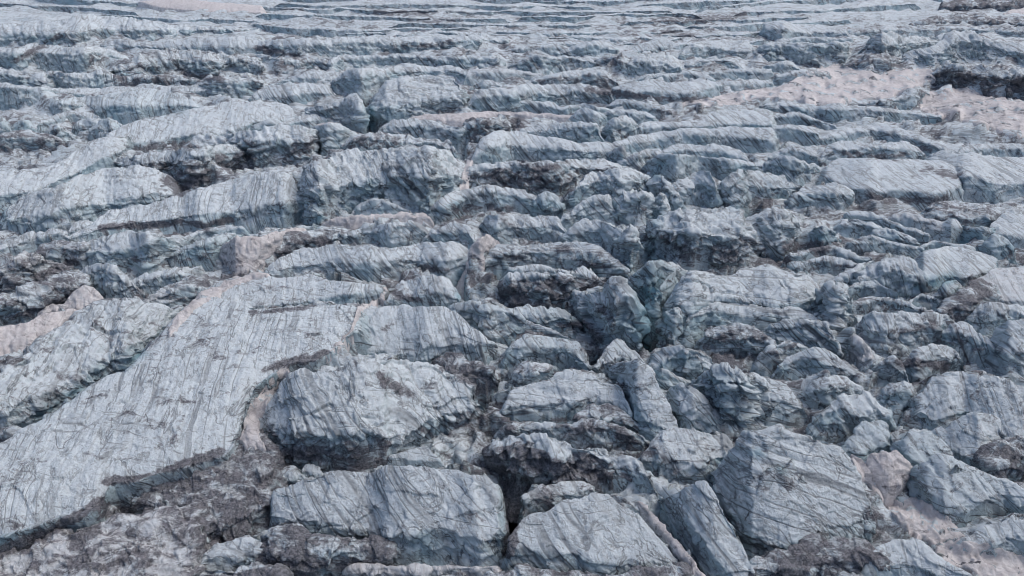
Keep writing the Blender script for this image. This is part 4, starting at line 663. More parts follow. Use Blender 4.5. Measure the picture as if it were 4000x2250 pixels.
FOL = {'D': (0.74, 0.18, 0.64), 'R': (0.95, 0.10, 0.28), 'H': (0.10, 0.55, 0.83), 'D2': (0.80, -0.30, 0.52), 'H2': (0.35, 0.45, 0.82)}
CAT = {'slab': ('ice_slab', 'ice slab', 'large slabs of ice between the crevasses'),
       'ridge': ('ice_ridge', 'ice ridge', 'ice ridges between the crevasses'),
       'block': ('ice_block', 'ice block', 'ice blocks broken up by the crevasses'),
       'mound': ('dirty_ice_mound', 'dirty ice', 'dirty ice mounds lying between the blocks'),
       'spire': ('ice_spire', 'ice spire', 'thin ice spires'),
       'snow': ('snow_patch', 'snow patch', 'patches of old snow left on the ice')}


def resample(pl, n, byx):
    if byx:
        x = np.linspace(pl[0, 0], pl[-1, 0], n)
        return np.stack([x, np.interp(x, pl[:, 0], pl[:, 1])], 1)
    d = np.r_[0, np.cumsum(np.hypot(*np.diff(pl, axis=0).T))]
    t = np.linspace(0, d[-1], n)
    return np.stack([np.interp(t, d, pl[:, 0]), np.interp(t, d, pl[:, 1])], 1)


def smooth(a, it, axis=0):
    a = np.moveaxis(a, axis, 0).copy()
    for _ in range(it):
        a[1:-1] = 0.25 * a[:-2] + 0.5 * a[1:-1] + 0.25 * a[2:]
    return np.moveaxis(a, 0, axis)


def mesh_from_grid(name, G, attrs, mat):
    R, Nn = G.shape[:2]
    co = G.reshape(-1, 3).astype(f32)
    idx = np.arange(R * Nn).reshape(R, Nn)
    q = np.stack([idx[:-1, :-1], idx[1:, :-1], idx[1:, 1:], idx[:-1, 1:]], -1).reshape(-1, 4)
    me = bpy.data.meshes.new(name)
    me.vertices.add(len(co))
    me.vertices.foreach_set('co', co.ravel())
    me.loops.add(q.size)
    me.loops.foreach_set('vertex_index', q.ravel().astype(np.int32))
    me.polygons.add(len(q))
    me.polygons.foreach_set('loop_start', np.arange(0, q.size, 4, dtype=np.int32))
    me.polygons.foreach_set('loop_total', np.full(len(q), 4, np.int32))
    me.polygons.foreach_set('use_smooth', np.full(len(q), True))
    me.update(calc_edges=True)
    for an, arr in attrs.items():
        at = me.attributes.new(an, 'FLOAT_COLOR', 'POINT')
        at.data.foreach_set('color', arr.astype(f32).ravel())
    me.materials.append(mat)
    me.validate()
    return me


NV = 0
SUP = []
DRAPE = []
STEP = 4.3


def grid_normals(G):
    du = np.gradient(G, axis=1)
    dv = np.gradient(G, axis=0)
    n = np.cross(dv, du)
    n /= np.linalg.norm(n, axis=2)[..., None] + 1e-9
    return n, np.linalg.norm(du, axis=2), np.linalg.norm(dv, axis=2)


def build(kind, label, opts, crest, brow, base, group=None, seed=0):
    global NV
    o = {'s': .25, 'd': .18, 't': 0., 'b': 0., 'r': 1., 'w': .35, 'k': None, 'm': None, 'f': None, 'z': None, 'p': None, 'e': .5, 'q': .5, 'c': 0.}
    for tok in opts.split():
        k, v = tok.split('=')
        o[k] = v if k in 'f' else (tuple(float(q) for q in v.split(',')) if k in 'zp' else float(v))
    if kind == 'mound':
        o['d'] *= 0.8
        o['t'] = 0.10 + 0.35 * o['t']
        o['f'] = o['f'] or 'H'
    if o['k'] is None:
        o['k'] = 1.0 if any(w_ in label for w_ in ('dome', 'round', 'hump', 'egg', 'hunch', 'whaleback', 'knob')) else 0.25
    if o['f'] is None:
        o['f'] = 'R' if parse(crest)[:, 0].mean() < 800 else ('D2' if parse(crest)[:, 0].mean() > 3000 and parse(crest)[:, 1].mean() > 1000 else 'D')
    C = parse(crest)
    B = C + [0, float(brow)] if brow[0] == '+' and ',' not in brow else parse(brow)
    S = B + [0, float(base)] if base[0] == '+' and ',' not in base else parse(base)
    byx = all(np.all(np.diff(p[:, 0]) > 0) for p in (C, B, S))
    ln = max(np.hypot(*np.diff(p, axis=0).T).sum() for p in (C, B, S))
    n = int(np.clip(ln / STEP, 10, 720))
    C, B, S = (resample(p, n, byx) for p in (C, B, S))
    ns = max(1, min(6, n // 14))
    C, B, S = (smooth(p, ns) for p in (C, B, S))
    S[:, 1] = np.maximum(S[:, 1], B[:, 1] + 1.5) if byx else S[:, 1]
    # ragged rims
    hp = np.mean(np.abs(S[:, 1] - C[:, 1])) + 4
    ja = max(1.3, min(6.0, 0.10 * hp) * min(1.3, o['r'])) * (1.7 if kind == 'snow' else 1.0)
    q = np.stack([C[:, 0] / 38, C[:, 1] / 60, np.full(n, seed * 1.7)], 1)
    jc = ja * (perlin(q) + 0.7 * np.abs(perlin(q * 2.7)) + 0.4 * perlin(q * 6))
    jb = 1.8 * ja * (perlin(q + 40) - 0.9 * np.abs(perlin(q * 2.1 + 9)) + 0.4 * perlin(q * 5.3 + 9) + 0.3)
    lt = np.maximum(np.hypot(*(B - C).T), 2.0)
    lf = np.maximum(np.hypot(*(S - B).T), 2.0)
    uc, tc = rays(C)
    ub, tb = rays(B)
    us, ts = rays(S)
    if o['p']:
        z0, a_, r0 = o['p']
        rc = (CAMH - z0 + a_ * r0) / (tc + a_)
        rb = (CAMH - z0 + a_ * r0) / (tb + a_)
        rs = rb - 0.35
        zc, zb, zs = CAMH - tc * rc, CAMH - tb * rb, CAMH - ts * rs
    elif o['z']:
        zc, zb, zs = (np.full(n, v) for v in o['z'])
        rc, rb, rs = (CAMH - zc) / tc, (CAMH - zb) / tb, (CAMH - zs) / ts
    else:
        zs = np.zeros(n)
        rs = CAMH / ts
        w = o['w']
        zb = np.clip((CAMH - tb * rs) / (1 + tb * w), 0.15, 9.5)
        zb = np.minimum(zb, smooth(zb, 30) + 0.8)
        rb = (CAMH - zb) / tb
        s = o['s']
        rc = np.maximum((CAMH - zb + s * rb) / (tc + s), rb + 0.1)
        # a long back flattens out instead of climbing for ever
        zc = np.minimum(CAMH - tc * rc, zb + 6.0)
        rc = np.maximum((CAMH - zc) / tc, rb + 0.1)
        zc = CAMH - tc * rc

    def p3(u, r, z):
        return np.stack([u[:, 0] * r, u[:, 1] * r, z], 1)
    PC, PB, PS = p3(uc, rc, zc), p3(ub, rb, zb), p3(us, rs, zs)
    nt = int(np.clip(np.percentile(np.hypot(*(C - B).T), 85) / STEP, 4, 150))
    nf = int(np.clip(np.percentile(np.hypot(*(S - B).T), 85) / STEP, 4, 120))
    rows, face = [], []
    D3 = np.concatenate([uc, np.zeros((n, 1))], 1)
    for i in range(8):
        a = (1 - i / 8.0)
        z = zc + (-3.0 - zc) * a
        p = PC + D3 * (a * (0.9 + 0.3 * np.maximum(zc, 0)))[:, None]
        p[:, 2] = z
        rows.append(p)
        face.append(1.0)
    for i in range(nt):
        t = i / nt
        p = PC + (PB - PC) * t
        p[:, 2] += 0.07 * o['k'] * smooth(np.linalg.norm(PB - PC, axis=1), 20) * math.sin(math.pi * t) ** 0.8
        ec, eb = np.exp(-t * lt / 9.0), np.exp(-(1 - t) * lt / 10.0)
        p[:, 2] += ec * jc * rc / FPX - eb * np.abs(jb) * 0.35 * rb / FPX
        p += D3 * (eb * jb * rb / FPX * 1.6)[:, None]
        p[:, 2] -= o['c'] * np.exp(-(1 - t) * lt / 40.0)
        rows.append(p)
        face.append(0.0)
    for i in range(nf + 1):
        t = i / nf
        eb = np.exp(-t * lf / 9.0)
        p = PB + (PS - PB) * t
        p[:, 2] -= eb * np.abs(jb) * 0.35 * rb / FPX
        p += D3 * (eb * jb * rb / FPX * 1.6)[:, None]
        p[:, 2] -= o['c'] * (1 - 0.5 * t)
        rows.append(p)
        face.append(min(1.0, t * 6))
    Ds = np.concatenate([us, np.zeros((n, 1))], 1)
    for i in range(1, 6):
        p = PS - Ds * 0.75 * o['q'] * i
        p[:, 2] -= 0.75 * i
        rows.append(p)
        face.append(1.0)
    G = np.stack(rows)
    fc = np.repeat(np.array(face)[:, None], n, 1)
    # end caps
    M = 12
    caps = []
    for c0, c1 in ((0, min(3, n - 1)), (n - 1, n - 1 - min(3, n - 1))):
        e = (G[:, c0] - G[:, c1]).mean(0)
        e[2] = 0
        e /= np.linalg.norm(e) + 1e-9
        cols = []
        hh = np.maximum(G[:, c0, 2] + 3, 0.0)
        for k in range(1, M + 1):
            t = k / M
            p = G[:, c0].copy()
            p += e * (o['e'] * hh * t ** 0.9 + 0.1 * t)[:, None]
            p[:, 2] -= hh * t ** 1.25
            cols.append(p)
        caps.append(np.stack(cols, 1))
    G = np.concatenate([caps[0][:, ::-1], G, caps[1]], 1)
    fc = np.concatenate([np.ones((len(G), M)), fc, np.ones((len(G), M))], 1)
    G0_ = G
    G = smooth(smooth(G, 1 if kind != 'snow' else 4, 0), 1, 1)
    fc = smooth(smooth(fc, 2, 0), 2, 1)
    nrm, _, _ = grid_normals(smooth(smooth(G, 10, 0), 6, 1))
    _, du, dv = grid_normals(G)
    if nrm[8:8 + nt, :, 2].mean() < 0:
        nrm = -nrm
        flip = True
    else:
        flip = False
    sh = G.shape[:2]
    SUP.append((G[8:8 + nt, M:-M].reshape(-1, 3), -1.5 if kind != 'snow' else -0.9))
    SUP.append((G[7:8, M:-M].reshape(-1, 3) + np.array([0, 0.3, 0]), -0.8 if kind != 'snow' else -0.25))
    SUP.append((G[8 + nt + nf:8 + nt + nf + 1, M:-M].reshape(-1, 3), -1.3 if kind != 'snow' else -0.15))
    if kind != 'snow':
        for cc in (7, -8):
            SUP.append((G[8:8 + nt + nf, cc], -0.5))
    P = G.reshape(-1, 3)
    nr = nrm.reshape(-1, 3)
    sp = np.sqrt(du * dv).ravel()
    F = fc.ravel().astype(f32)
    H = float(np.clip(np.mean(zb) - np.mean(zs), 0.8, 5.0))
    A = o['r'] * float(np.clip(H / 3.0, 0.4, 1.15))
    nf_ = np.array(FOL[o['f']])
    nf_ = nf_ / np.linalg.norm(nf_)
    fol = P @ nf_ + 0.9 * perlin(P / 11) + 0.08 * perlin(P / 1.7)
    nf2 = np.array(FOL['H' if o['f'] in ('R', 'D', 'D2') else 'D'])
    fol2 = P @ nf2 + 0.9 * perlin(P / 9 + 50) + 0.15 * perlin(P / 1.4)
    if kind == 'snow':
        d = o['r'] * (0.22 * fbm(P, 2.6, 3, sp) + 0.13 * fbm(P, 1.0, 4, sp, ridged=True) + 0.12 * facets(P, 1.6, off=seed)[0] * fade(1.6, sp))
    else:
        wrp = P + 0.25 * np.stack([perlin(P / 1.6), perlin(P / 1.6 + 33), perlin(P / 1.6 + 71)], 1)
        f0, c0_ = facets((wrp + 0.6 * perlin(P / 3)[:, None]) * [0.8, 1.0, 1.0], 5.2, off=seed * 0.19)
        f1, c1 = facets(wrp * [0.8, 1.0, 1.15], 2.7, off=seed * 0.37)
        f2, c2 = facets(wrp, 1.05, off=seed * 0.73 + 5)
        lam = 1.15
        fr = fol / lam - np.floor(fol / lam)
        led = (np.minimum(fr / 0.82, (1 - fr) / 0.18) - 0.5) * np.clip(0.6 + 1.6 * perlin(P / 4 + 9), 0, 1.3) * fade(lam, sp)
        lam2 = 0.47
        fr2 = fol / lam2 - np.floor(fol / lam2)
        led2 = (np.minimum(fr2 / 0.8, (1 - fr2) / 0.2) - 0.5) * np.clip(0.4 + 1.8 * perlin(P / 3 + 29), 0, 1.2) * fade(lam2, sp)
        zb_ = P[:, 2] / 1.25 + 0.9 * perlin(P * [1, 1, .3] / 3.2 + seed) + 0.12 * P[:, 0] * math.sin(seed * 2.1) + 0.12 * perlin(P / 0.9)
        fb = zb_ - np.floor(zb_)
        bench = F * (fb ** 0.8 - 0.5) * -0.62 * fade(1.25, sp) * np.clip(0.75 + 0.9 * perlin(P / 5 + 77), 0.1, 1.3)
        gul = 1 - np.abs(perlin(np.stack([fol / 2.6, fol2 / 14.0, P[:, 0] * 0.02 + seed], 1))) * 2.2
        rough = 0.36 + 0.64 * F + 0.6 * o['d']
        d = A * (bench - 0.38 * np.clip(gul - 0.55, 0, 1) / 0.45 * (0.4 + 0.6 * np.clip(perlin(P / 7) + .5, 0, 1)) * fade(2.0, sp)
                 + 0.28 * fbm(P, 4.5, 2, sp, off=seed)
                 + rough * (1.0 * f0 * min(1, H / 2.2) + 0.9 * f1 * fade(2.7, sp) + 0.5 * f2 * fade(1.05, sp))
                 + 0.22 * rough * fbm(P, 1.7, 5, sp, gain=0.62, ridged=True)
                 + 0.20 * led + 0.06 * led2
                 - 0.22 * F * np.clip(1 - c1 / 0.07, 0, 1) * fade(1.2, sp)
                 + 0.10 * (1 - F) * perlin(np.stack([fol / 0.42, fol2 / 7, fol * 0], 1)) * fade(0.8, sp)
                 + 0.07 * fbm(P * [1, .55, 1], 0.55, 3, sp, gain=.7, ridged=True))
    Pd = P + nr * d[:, None]
    va = (0.55 if kind != 'snow' else 0.45) * (0.45 + 0.55 * min(1.0, H / 2.5))
    w1, w2, w3 = fade(4.5, sp) * va * 0.5, fade(1.8, sp) * va * 0.15, fade(0.8, sp) * va * 0.08
    for ax in range(3):
        zz = 0.55 if ax == 2 else 1.0
        Pd[:, ax] += zz * (w1 * perlin(P / 4.5 + 7 * ax + 100) + w2 * perlin(P / 1.8 + 9 * ax + 150) + w3 * perlin(P / 0.8 + 9 * ax + 180))
    cov = o['d'] + ((o['m'] * 0.75 if o['m'] is not None else o['d'] + 0.03) - o['d']) * F  # m darkens the face: grime, and shade painted below overhangs
    cov = np.maximum(cov, stamps(Pd)) + (0.10 + 0.25 * o['d']) * perlin(P / 3 + 3)
    if kind == 'snow':
        cov = np.clip(cov, 0, 0.45)
    tint = np.full(len(P), o['t'])
    tint = np.clip(tint + 0.22 * np.clip(perlin(P / 9 + 12) - 0.25, 0, 1) * 2, 0, 1)
    bl = np.clip(np.maximum(o['b'] + F * (0.20 + 0.5 * perlin(P / 4 + 61)), stamps(Pd, SB)), 0, 1)
    ice = np.stack([np.clip(cov, 0, 1), tint, bl, np.ones(len(P))], 1)
    nd_, _, _ = grid_normals(Pd.reshape(sh + (3,)))
    up = np.abs(nd_[..., 2]).ravel()
    F2 = 0.35 * F + 0.65 * (1 - np.clip((up - 0.30) / 0.45, 0, 1))
    lay = np.stack([fol, F2, fol2, np.ones(len(P))], 1)
    name, cat, grp = CAT[kind]
    org = np.array([np.mean(PS[:, 0]), np.mean(PS[:, 1]), 0.0])
    GG = (Pd - org).reshape(sh + (3,))
    ice, lay = ice.reshape(sh + (4,)), lay.reshape(sh + (4,))
    if flip:
        GG, ice, lay = GG[:, ::-1], ice[:, ::-1], lay[:, ::-1]
    me = mesh_from_grid(name, GG, {'ice': ice.reshape(-1, 4), 'layer': lay.reshape(-1, 4)}, ICE)
    ob = bpy.data.objects.new(name, me)
    ob.location = org
    bpy.context.scene.collection.objects.link(ob)
    ob['label'] = label
    ob['kind'] = 'thing'
    ob['category'] = cat
    ob['group'] = group or grp
    NV += len(P)
    return ob


for i, ln_ in enumerate([q for q in DATA.splitlines() if q.strip()]):
    kd, lb, op, c_, b_, s_ = ln_.split('|')
    if kd == 'snow' and 'z=' in op:
        DRAPE.append((i + 1, kd, lb, op, c_, b_, s_))
        continue
    build(kd, lb, op, c_, b_, s_, seed=i + 1)

# far parallel ridges under the top edge of the view
FAR = [(-60, 700, 3700), (-38, 500, 2200), (-30, 2000, 3900), (-10, 1100, 2300), (-12, 2500, 3700),
       (8, 600, 1500), (11, 1450, 2600), (5, 2750, 3640), (34, 1030, 1950), (30, 2050, 2700), (28, 2900, 3560),
       (56, 1560, 2300), (52, 2450, 3150), (72, 1000, 1800), (84, 1950, 2650), (76, 2700, 3300),
       (100, 1350, 2050), (112, 2130, 2700), (104, 2600, 3010), (137, 2010, 2480), (134, 2450, 3000), (12, -60, 560), (44, -60, 520), (62, 420, 1010)]
FL = 'thin pale ice ridge lying in the parallel rows along the top of the glacier'
for i, (y0, xa, xb) in enumerate(FAR):
    K = 26
    xs = np.linspace(xa, xb, K)
    bow = -24e-6 * (xs - 1950) ** 2 * (1 - 0.4 * (y0 + 60) / 200) + 30
    g = smooth(np.cumsum(rng.normal(size=K)) * 2.2, 1) + rng.normal() * 2
    g -= np.linspace(g[0], g[-1], K) * 0.7
    end = np.minimum(1, np.minimum(np.arange(K), np.arange(K - 1, -1, -1)) / 6.0)
    yc = y0 + bow + g
    sc_ = 0.55 + 0.75 * (y0 + 60) / 200
    hgt = (1.0 + 16 * np.clip(smooth(rng.rand(K), 1) - 0.42, 0, 1)) * sc_
    dep_ = (5 + 6 * smooth(rng.rand(K), 2)) * sc_ * (0.15 + 0.85 * end)
    s1 = ' '.join('%.0f,%.1f' % v for v in zip(xs, yc + (1 - end) * 7))
    s2 = ' '.join('%.0f,%.1f' % v for v in zip(xs, yc + (1 - end) * 7 + dep_))
    s3 = ' '.join('%.0f,%.1f' % v for v in zip(xs, yc + (1 - end) * 7 + dep_ + 1 + hgt * end))
    build('ridge', FL, 's=.08 d=.06 r=1.2 w=.8 e=2 f=%s m=%.2f' % ('D' if i % 3 else 'H', 0.1 + 0.35 * rng.rand()), s1, s2, s3, group='thin pale ridges in parallel rows along the top', seed=400 + i)

# ------------------------------------------------------------------ the ice between them
TR, TC = 520, 620
yy = np.linspace(-340, 3300, TR)[::-1]
dep = PITCH + np.arctan((yy - HPX / 2) / FPX)
rr = CAMH / np.tan(dep)
aa = np.linspace(-math.radians(58), math.radians(58), TC)
RR, AA = np.meshgrid(rr, aa, indexing='ij')
X, Y = RR * np.sin(AA), RR * np.cos(AA)
P = np.stack([X.ravel(), Y.ravel(), np.zeros(X.size)], 1)
G0 = P.reshape(TR, TC, 3)
_, du, dv = grid_normals(G0)
sp = np.sqrt(du * dv).ravel()
wrp = P + 0.8 * np.stack([perlin(P / 2.2), perlin(P / 2.2 + 33), np.zeros(len(P))], 1)
f1, c1 = facets(wrp * [0.6, 1.2, 1], 3.2)
f2, c2 = facets(wrp * [0.7, 1.1, 1], 1.3, off=3)
acc, wgt = np.zeros((TR, TC)), np.zeros((TR, TC))
for Q, off in SUP:
    rq = np.hypot(Q[:, 0], Q[:, 1])
    yq = HPX / 2 + FPX * np.tan(np.arctan(CAMH / rq) - PITCH)
    ir = np.round((yy[0] - yq) / (yy[0] - yy[-1]) * (TR - 1)).astype(int)
    ic = np.round((np.arctan2(Q[:, 0], Q[:, 1]) - aa[0]) / (aa[-1] - aa[0]) * (TC - 1)).astype(int)
    ok = (ir >= 0) & (ir < TR) & (ic >= 0) & (ic < TC)
    np.add.at(acc, (ir[ok], ic[ok]), Q[ok, 2] + off)
    np.add.at(wgt, (ir[ok], ic[ok]), 1.0)


def pushpull(a, w):
    if min(a.shape) <= 3:
        return np.where(w > 0, a / np.maximum(w, 1e-6), -1.0)
    h, c = a.shape
    ph, pc = h + h % 2, c + c % 2
    A2, W2 = np.zeros((ph, pc)), np.zeros((ph, pc))
    A2[:h, :c], W2[:h, :c] = np.where(w > 0, a / np.maximum(w, 1e-6), 0), np.minimum(w, 1)
    s_ = lambda x: x[0::2, 0::2] + x[1::2, 0::2] + x[0::2, 1::2] + x[1::2, 1::2]
    up = pushpull(s_(A2 * W2), s_(W2))
    up = np.repeat(np.repeat(up, 2, 0), 2, 1)[:h, :c]
    return np.where(w > 0, A2[:h, :c], up)


zf = pushpull(acc, wgt)
kn = wgt > 0
keep = zf.copy()
for _ in range(60):
    zn = zf.copy()
    zn[1:-1, 1:-1] = 0.25 * (zf[:-2, 1:-1] + zf[2:, 1:-1] + zf[1:-1, :-2] + zf[1:-1, 2:])
    zf = np.where(kn, keep, zn)
zf = smooth(smooth(zf, 1, 0), 1, 1)
PB_ = P - np.stack([P[:, 0] * 0, 8e-4 * P[:, 0] ** 2, P[:, 0] * 0], 1)
farz = np.clip((RR.ravel() - 120) / 60, 0, 1)
z = (zf.ravel() - 0.5 + farz * (1.5 * (1 - 2.4 * np.abs(perlin(PB_ / [46, 10, 1] + 5))) + 0.8 * perlin(PB_ / [22, 4.5, 1] + 15) + 0.45 * perlin(PB_ / [13, 2.4, 1] + 25)) + 0.45 * fbm(P * [0.6, 1.3, 1], 5.0, 3, sp, ridged=True) + 1.5 * f1 * fade(3.2, sp) + 0.7 * f2 * fade(1.3, sp)
     + 0.25 * fbm(P, 1.6, 5, sp, gain=.6, ridged=True))
CH = """
6 22|1430,1420 1490,1395
7 16|1770,1110 1800,1180
6 18|2330,1390 2320,1420
8 22|1850,1530 1870,1600
6 16|2780,1310 2780,1350
6 20|3500,2000 3440,1960
8 18|2540,1790 2545,1830
6 16|1240,1400 1040,1450
11 20|-40,2180 60,2120 180,2075 300,2020 390,1960
13 26|2012,1900 2008,2000 2000,2080 1985,2160
17 46|2540,1110 2540,1220 2530,1300
7 16|1800,1060 1790,1120 1795,1170
4 16|1800,560 1805,620
8 18|1430,410 1445,470 1450,520
3 14|2190,800 2190,850
3 16|2200,730 2210,690
3 18|1210,800 1215,860
4 20|1840,1500 1850,1560 1850,1620
9 20|2440,1440 2465,1560 2480,1640 2560,1710
3 20|2850,1990 2890,2060
3 16|2790,780 2950,850
7 18|430,1130 500,1150
7 16|190,1205 230,1205
"""
q = project(np.stack([P[:, 0], P[:, 1], np.full(len(P), -1.0)], 1))
for ln_ in CH.strip().splitlines():
    a, b = ln_.split('|')
    dp, wd = (float(v) for v in a.split())
    Lp = parse(b)
    d2 = np.full(len(q), 1e12)
    for p0, p1 in zip(Lp[:-1], Lp[1:]):
        ab = p1 - p0
        t = np.clip(((q - p0) @ ab) / (ab @ ab), 0, 1)
        e = q - p0 - t[:, None] * ab
        d2 = np.minimum(d2, (e ** 2).sum(1))
    z -= dp * np.exp(-d2 / (wd * wd))
far = np.clip((RR.ravel() - 230) / 60, 0, 1)
P[:, 2] = z
fol = P @ np.array(FOL['H']) + 0.9 * perlin(P / 6)
fol2 = P @ np.array(FOL['D']) + 0.9 * perlin(P / 6 + 8)
cov = np.maximum(0.34 + 0.50 * perlin(P / 5 + 3) - 0.3 * far, 0.8 * stamps(P))
tint = np.clip(-0.05 + 0.35 * perlin(P / 12 + 30), 0, 1)
ice = np.stack([np.clip(cov, 0, 1), tint, np.clip(np.maximum(0.3 * perlin(P / 5 + 44), stamps(P, SB)), 0, 1), np.ones(len(P))], 1)
nt_, _, _ = grid_normals(P.reshape(TR, TC, 3))
lay = np.stack([fol, 1 - np.clip((np.abs(nt_[..., 2]).ravel() - .3) / .45, 0, 1), fol2, np.ones(len(P))], 1)
me = mesh_from_grid('terrain', P.reshape(TR, TC, 3)[:, ::-1], {'ice': ice.reshape(TR, TC, 4)[:, ::-1].reshape(-1, 4), 'layer': lay.reshape(TR, TC, 4)[:, ::-1].reshape(-1, 4)}, ICE)
if sum(p.normal.z for p in list(me.polygons)[:200]) < 0:
    me.flip_normals()
ob = bpy.data.objects.new('glacier_terrain', me)
bpy.context.scene.collection.objects.link(ob)
ob['kind'] = 'structure'
ob['label'] = 'dirty grooved glacier floor showing in the crevasses between the ice blocks'
ob['category'] = 'glacier'
NV += len(P)

# ------------------------------------------------------------------ old snow lying over whatever is below it
from mathutils.bvhtree import BVHTree
from mathutils import Vector


def drape(i, kind, label, opts, crest, brow, base):
    global NV
    o = dict(t.split('=') for t in opts.split())
    C = parse(crest)
    B = parse(brow)
    up, lo = resample(C, 300, False), resample(B, 300, False)
    n = int(np.clip(max(np.hypot(*np.diff(up, axis=0).T).sum(), np.hypot(*np.diff(lo, axis=0).T).sum()) / STEP, 10, 420))
    up, lo = smooth(resample(C, n, False), 3), smooth(resample(B, n, False), 3)
    m = int(np.clip(np.percentile(np.hypot(*(lo - up).T), 90) / STEP, 5, 120))
    t = np.linspace(0, 1, m)[:, None, None]
    Q = up[None] * (1 - t) + lo[None] * t
    mn, mx = Q.reshape(-1, 2).min(0) - 25, Q.reshape(-1, 2).max(0) + 25
    vs, fs, off = [], [], 0
    for ob_ in bpy.context.scene.objects:
        if ob_.type != 'MESH' or ob_.name.startswith('snow_patch'):
            continue
        me_ = ob_.data
        co_ = np.empty(len(me_.vertices) * 3, f32)
        me_.vertices.foreach_get('co', co_)
        co_ = co_.reshape(-1, 3) + np.array(ob_.location, f32)
        q_ = project(co_)
        ins = np.all((q_ > mn) & (q_ < mx), 1)
        if not ins.any():
            continue
        lp = np.empty(len(me_.loops), np.int32)
        me_.loops.foreach_get('vertex_index', lp)
        lp = lp.reshape(-1, 4)
        lp = lp[ins[lp].any(1)]
        use, inv = np.unique(lp, return_inverse=True)
        vs.append(co_[use])
        fs.append(inv.reshape(-1, 4) + off)
        off += len(use)
    tree = BVHTree.FromPolygons([tuple(v) for v in np.concatenate(vs).tolist()], np.concatenate(fs).tolist())
    u, tn = rays(Q.reshape(-1, 2))
    R = np.full(len(u), np.nan)
    org = Vector((0, 0, CAMH))
    for k in range(len(u)):
        d = Vector((u[k, 0], u[k, 1], -tn[k])).normalized()
        h = tree.ray_cast(org, d, 900)
        if h[0] is not None:
            R[k] = math.hypot(h[0].x, h[0].y)
    R = np.where(np.isnan(R), CAMH / tn, R)
    sh = Q.shape[:2]
    R0 = R.reshape(sh)
    Rm = R0.copy()
    for _ in range(10):
        Rm = np.minimum(smooth(smooth(Rm, 1, 0), 1, 1), R0 + 0.5)
    e = np.minimum(np.minimum(np.arange(sh[0]), np.arange(sh[0])[::-1])[:, None] / 4.0, np.minimum(np.arange(sh[1]), np.arange(sh[1])[::-1])[None] / 5.0)
    e = np.clip(e, 0, 1)
    Z = CAMH - Rm * tn.reshape(sh)
    G = np.stack([u[:, 0].reshape(sh) * Rm, u[:, 1].reshape(sh) * Rm, Z], 2)
    P = G.reshape(-1, 3)
    _, du, dv = grid_normals(G)
    sp = np.sqrt(du * dv).ravel()
    seed = i
    r_ = float(o.get('r', 1))
    ew = e.ravel()
    d = 0.10 + r_ * (0.20 * fbm(P, 2.4, 3, sp) + 0.12 * fbm(P, 0.9, 4, sp, ridged=True) + 0.25 * facets(P, 2.2, off=seed)[0] * fade(2.2, sp))
    rag = perlin(np.stack([Q[..., 0].ravel() / 30, Q[..., 1].ravel() / 16, np.full(len(P), seed)], 1)) + 0.6 * perlin(np.stack([Q[..., 0].ravel() / 10, Q[..., 1].ravel() / 6, np.full(len(P), seed)], 1))
    eb = np.minimum(np.minimum(np.arange(sh[0]), np.arange(sh[0])[::-1])[:, None] / max(3.0, sh[0] * 0.16), np.minimum(np.arange(sh[1]), np.arange(sh[1])[::-1])[None] / 9.0)
    body = np.clip(eb.ravel() * 1.6 - 0.35 + 0.75 * rag, -1, 1)
    Pd = P.copy()
    Pd[:, 2] += np.where(body > 0, np.maximum(d, 0.03) * np.clip(body * 3, 0, 1) + 0.02, -0.5 * np.clip(-body * 2, 0, 1))
    tint = np.full(len(P), float(o.get('t', 1)))
    cov = np.clip(np.maximum(float(o.get('d', .05)), 0.5 * stamps(Pd)) + 0.15 * perlin(P / 2.5), 0, 0.5)
    ice = np.stack([cov, tint, np.zeros(len(P)), np.ones(len(P))], 1).reshape(sh + (4,))
    lay = np.stack([P @ np.array(FOL['H']) + perlin(P / 4), np.full(len(P), .2), P @ np.array(FOL['D']), np.ones(len(P))], 1).reshape(sh + (4,))
    og = np.array([P[:, 0].mean(), P[:, 1].mean(), 0])
    # a closed sheet: the underside lies inside the ice
    GG = (Pd - og).reshape(sh + (3,))
    pad = np.concatenate([GG[:1] - [0, 0, .9], GG, GG[-1:] - [0, 0, .9]], 0)
    pad = np.concatenate([pad[:, :1] - [0, 0, .9], pad, pad[:, -1:] - [0, 0, .9]], 1)
    ex = lambda a: np.pad(a, ((1, 1), (1, 1), (0, 0)), 'edge')
    ice, lay = ex(ice), ex(lay)
    nn, _, _ = grid_normals(pad)
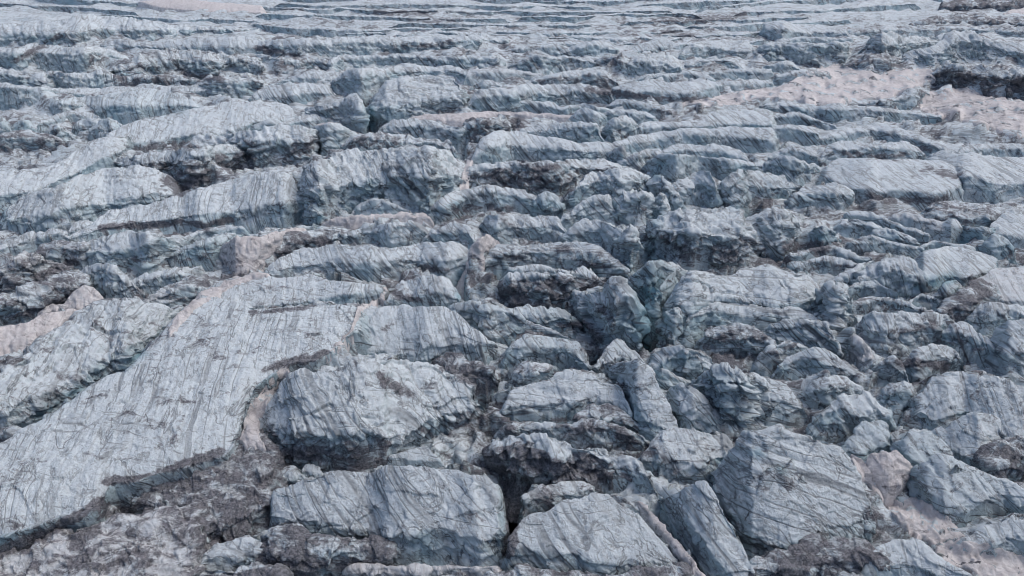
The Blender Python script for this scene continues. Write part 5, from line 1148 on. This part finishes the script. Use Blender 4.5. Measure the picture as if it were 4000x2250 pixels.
    if nn[..., 2].mean() < 0:
        pad, ice, lay = pad[:, ::-1], ice[:, ::-1], lay[:, ::-1]
    name, cat, grp = CAT[kind]
    me = mesh_from_grid(name, pad, {'ice': ice.reshape(-1, 4), 'layer': lay.reshape(-1, 4)}, ICE)
    ob = bpy.data.objects.new(name, me)
    ob.location = og
    bpy.context.scene.collection.objects.link(ob)
    ob['label'], ob['category'], ob['group'], ob['kind'] = label, cat, grp, 'thing'
    NV += pad.size // 3


for a_ in DRAPE:
    drape(*a_)

# ------------------------------------------------------------------ light, sky, camera
sc = bpy.context.scene
SUN_EL, SUN_AZ = math.radians(56), math.radians(72)   # azimuth clockwise from +Y (up-glacier)
wd = bpy.data.worlds.new('World')
sc.world = wd
wd.use_nodes = True
nt = wd.node_tree
bg = nt.nodes['Background']
sky = nt.nodes.new('ShaderNodeTexSky')
sky.sky_type = 'NISHITA'
sky.sun_disc = False
sky.sun_elevation = SUN_EL
sky.sun_rotation = SUN_AZ
sky.air_density = 1.0
sky.dust_density = 5.0
sky.ozone_density = 1.5
nt.links.new(sky.outputs[0], bg.inputs[0])
bg.inputs[1].default_value = 0.13
sl = bpy.data.lights.new('sun', 'SUN')
sl.energy = 0.8
sl.angle = math.radians(40)
sl.color = (1.0, 0.95, 0.90)
so = bpy.data.objects.new('sun', sl)
so.rotation_euler = (math.radians(90) - SUN_EL, 0, math.pi - SUN_AZ)
sc.collection.objects.link(so)

cam = bpy.data.cameras.new('camera')
cam.sensor_width = 36
cam.lens = 18 / math.tan(math.radians(35))
cam.clip_end = 3000
co = bpy.data.objects.new('camera', cam)
co.location = (0, 0, CAMH)
co.rotation_euler = (math.pi / 2 - PITCH, 0, 0)
sc.collection.objects.link(co)
sc.camera = co
sc.cycles.filter_width = 1.0
sc.cycles.diffuse_bounces = 6
sc.view_settings.view_transform = 'Standard'
sc.view_settings.look = 'None'
sc.view_settings.gamma = 1
sc.view_settings.exposure = EXPOSURE
print('verts', NV, 'time %.1f' % (time.time() - T0))
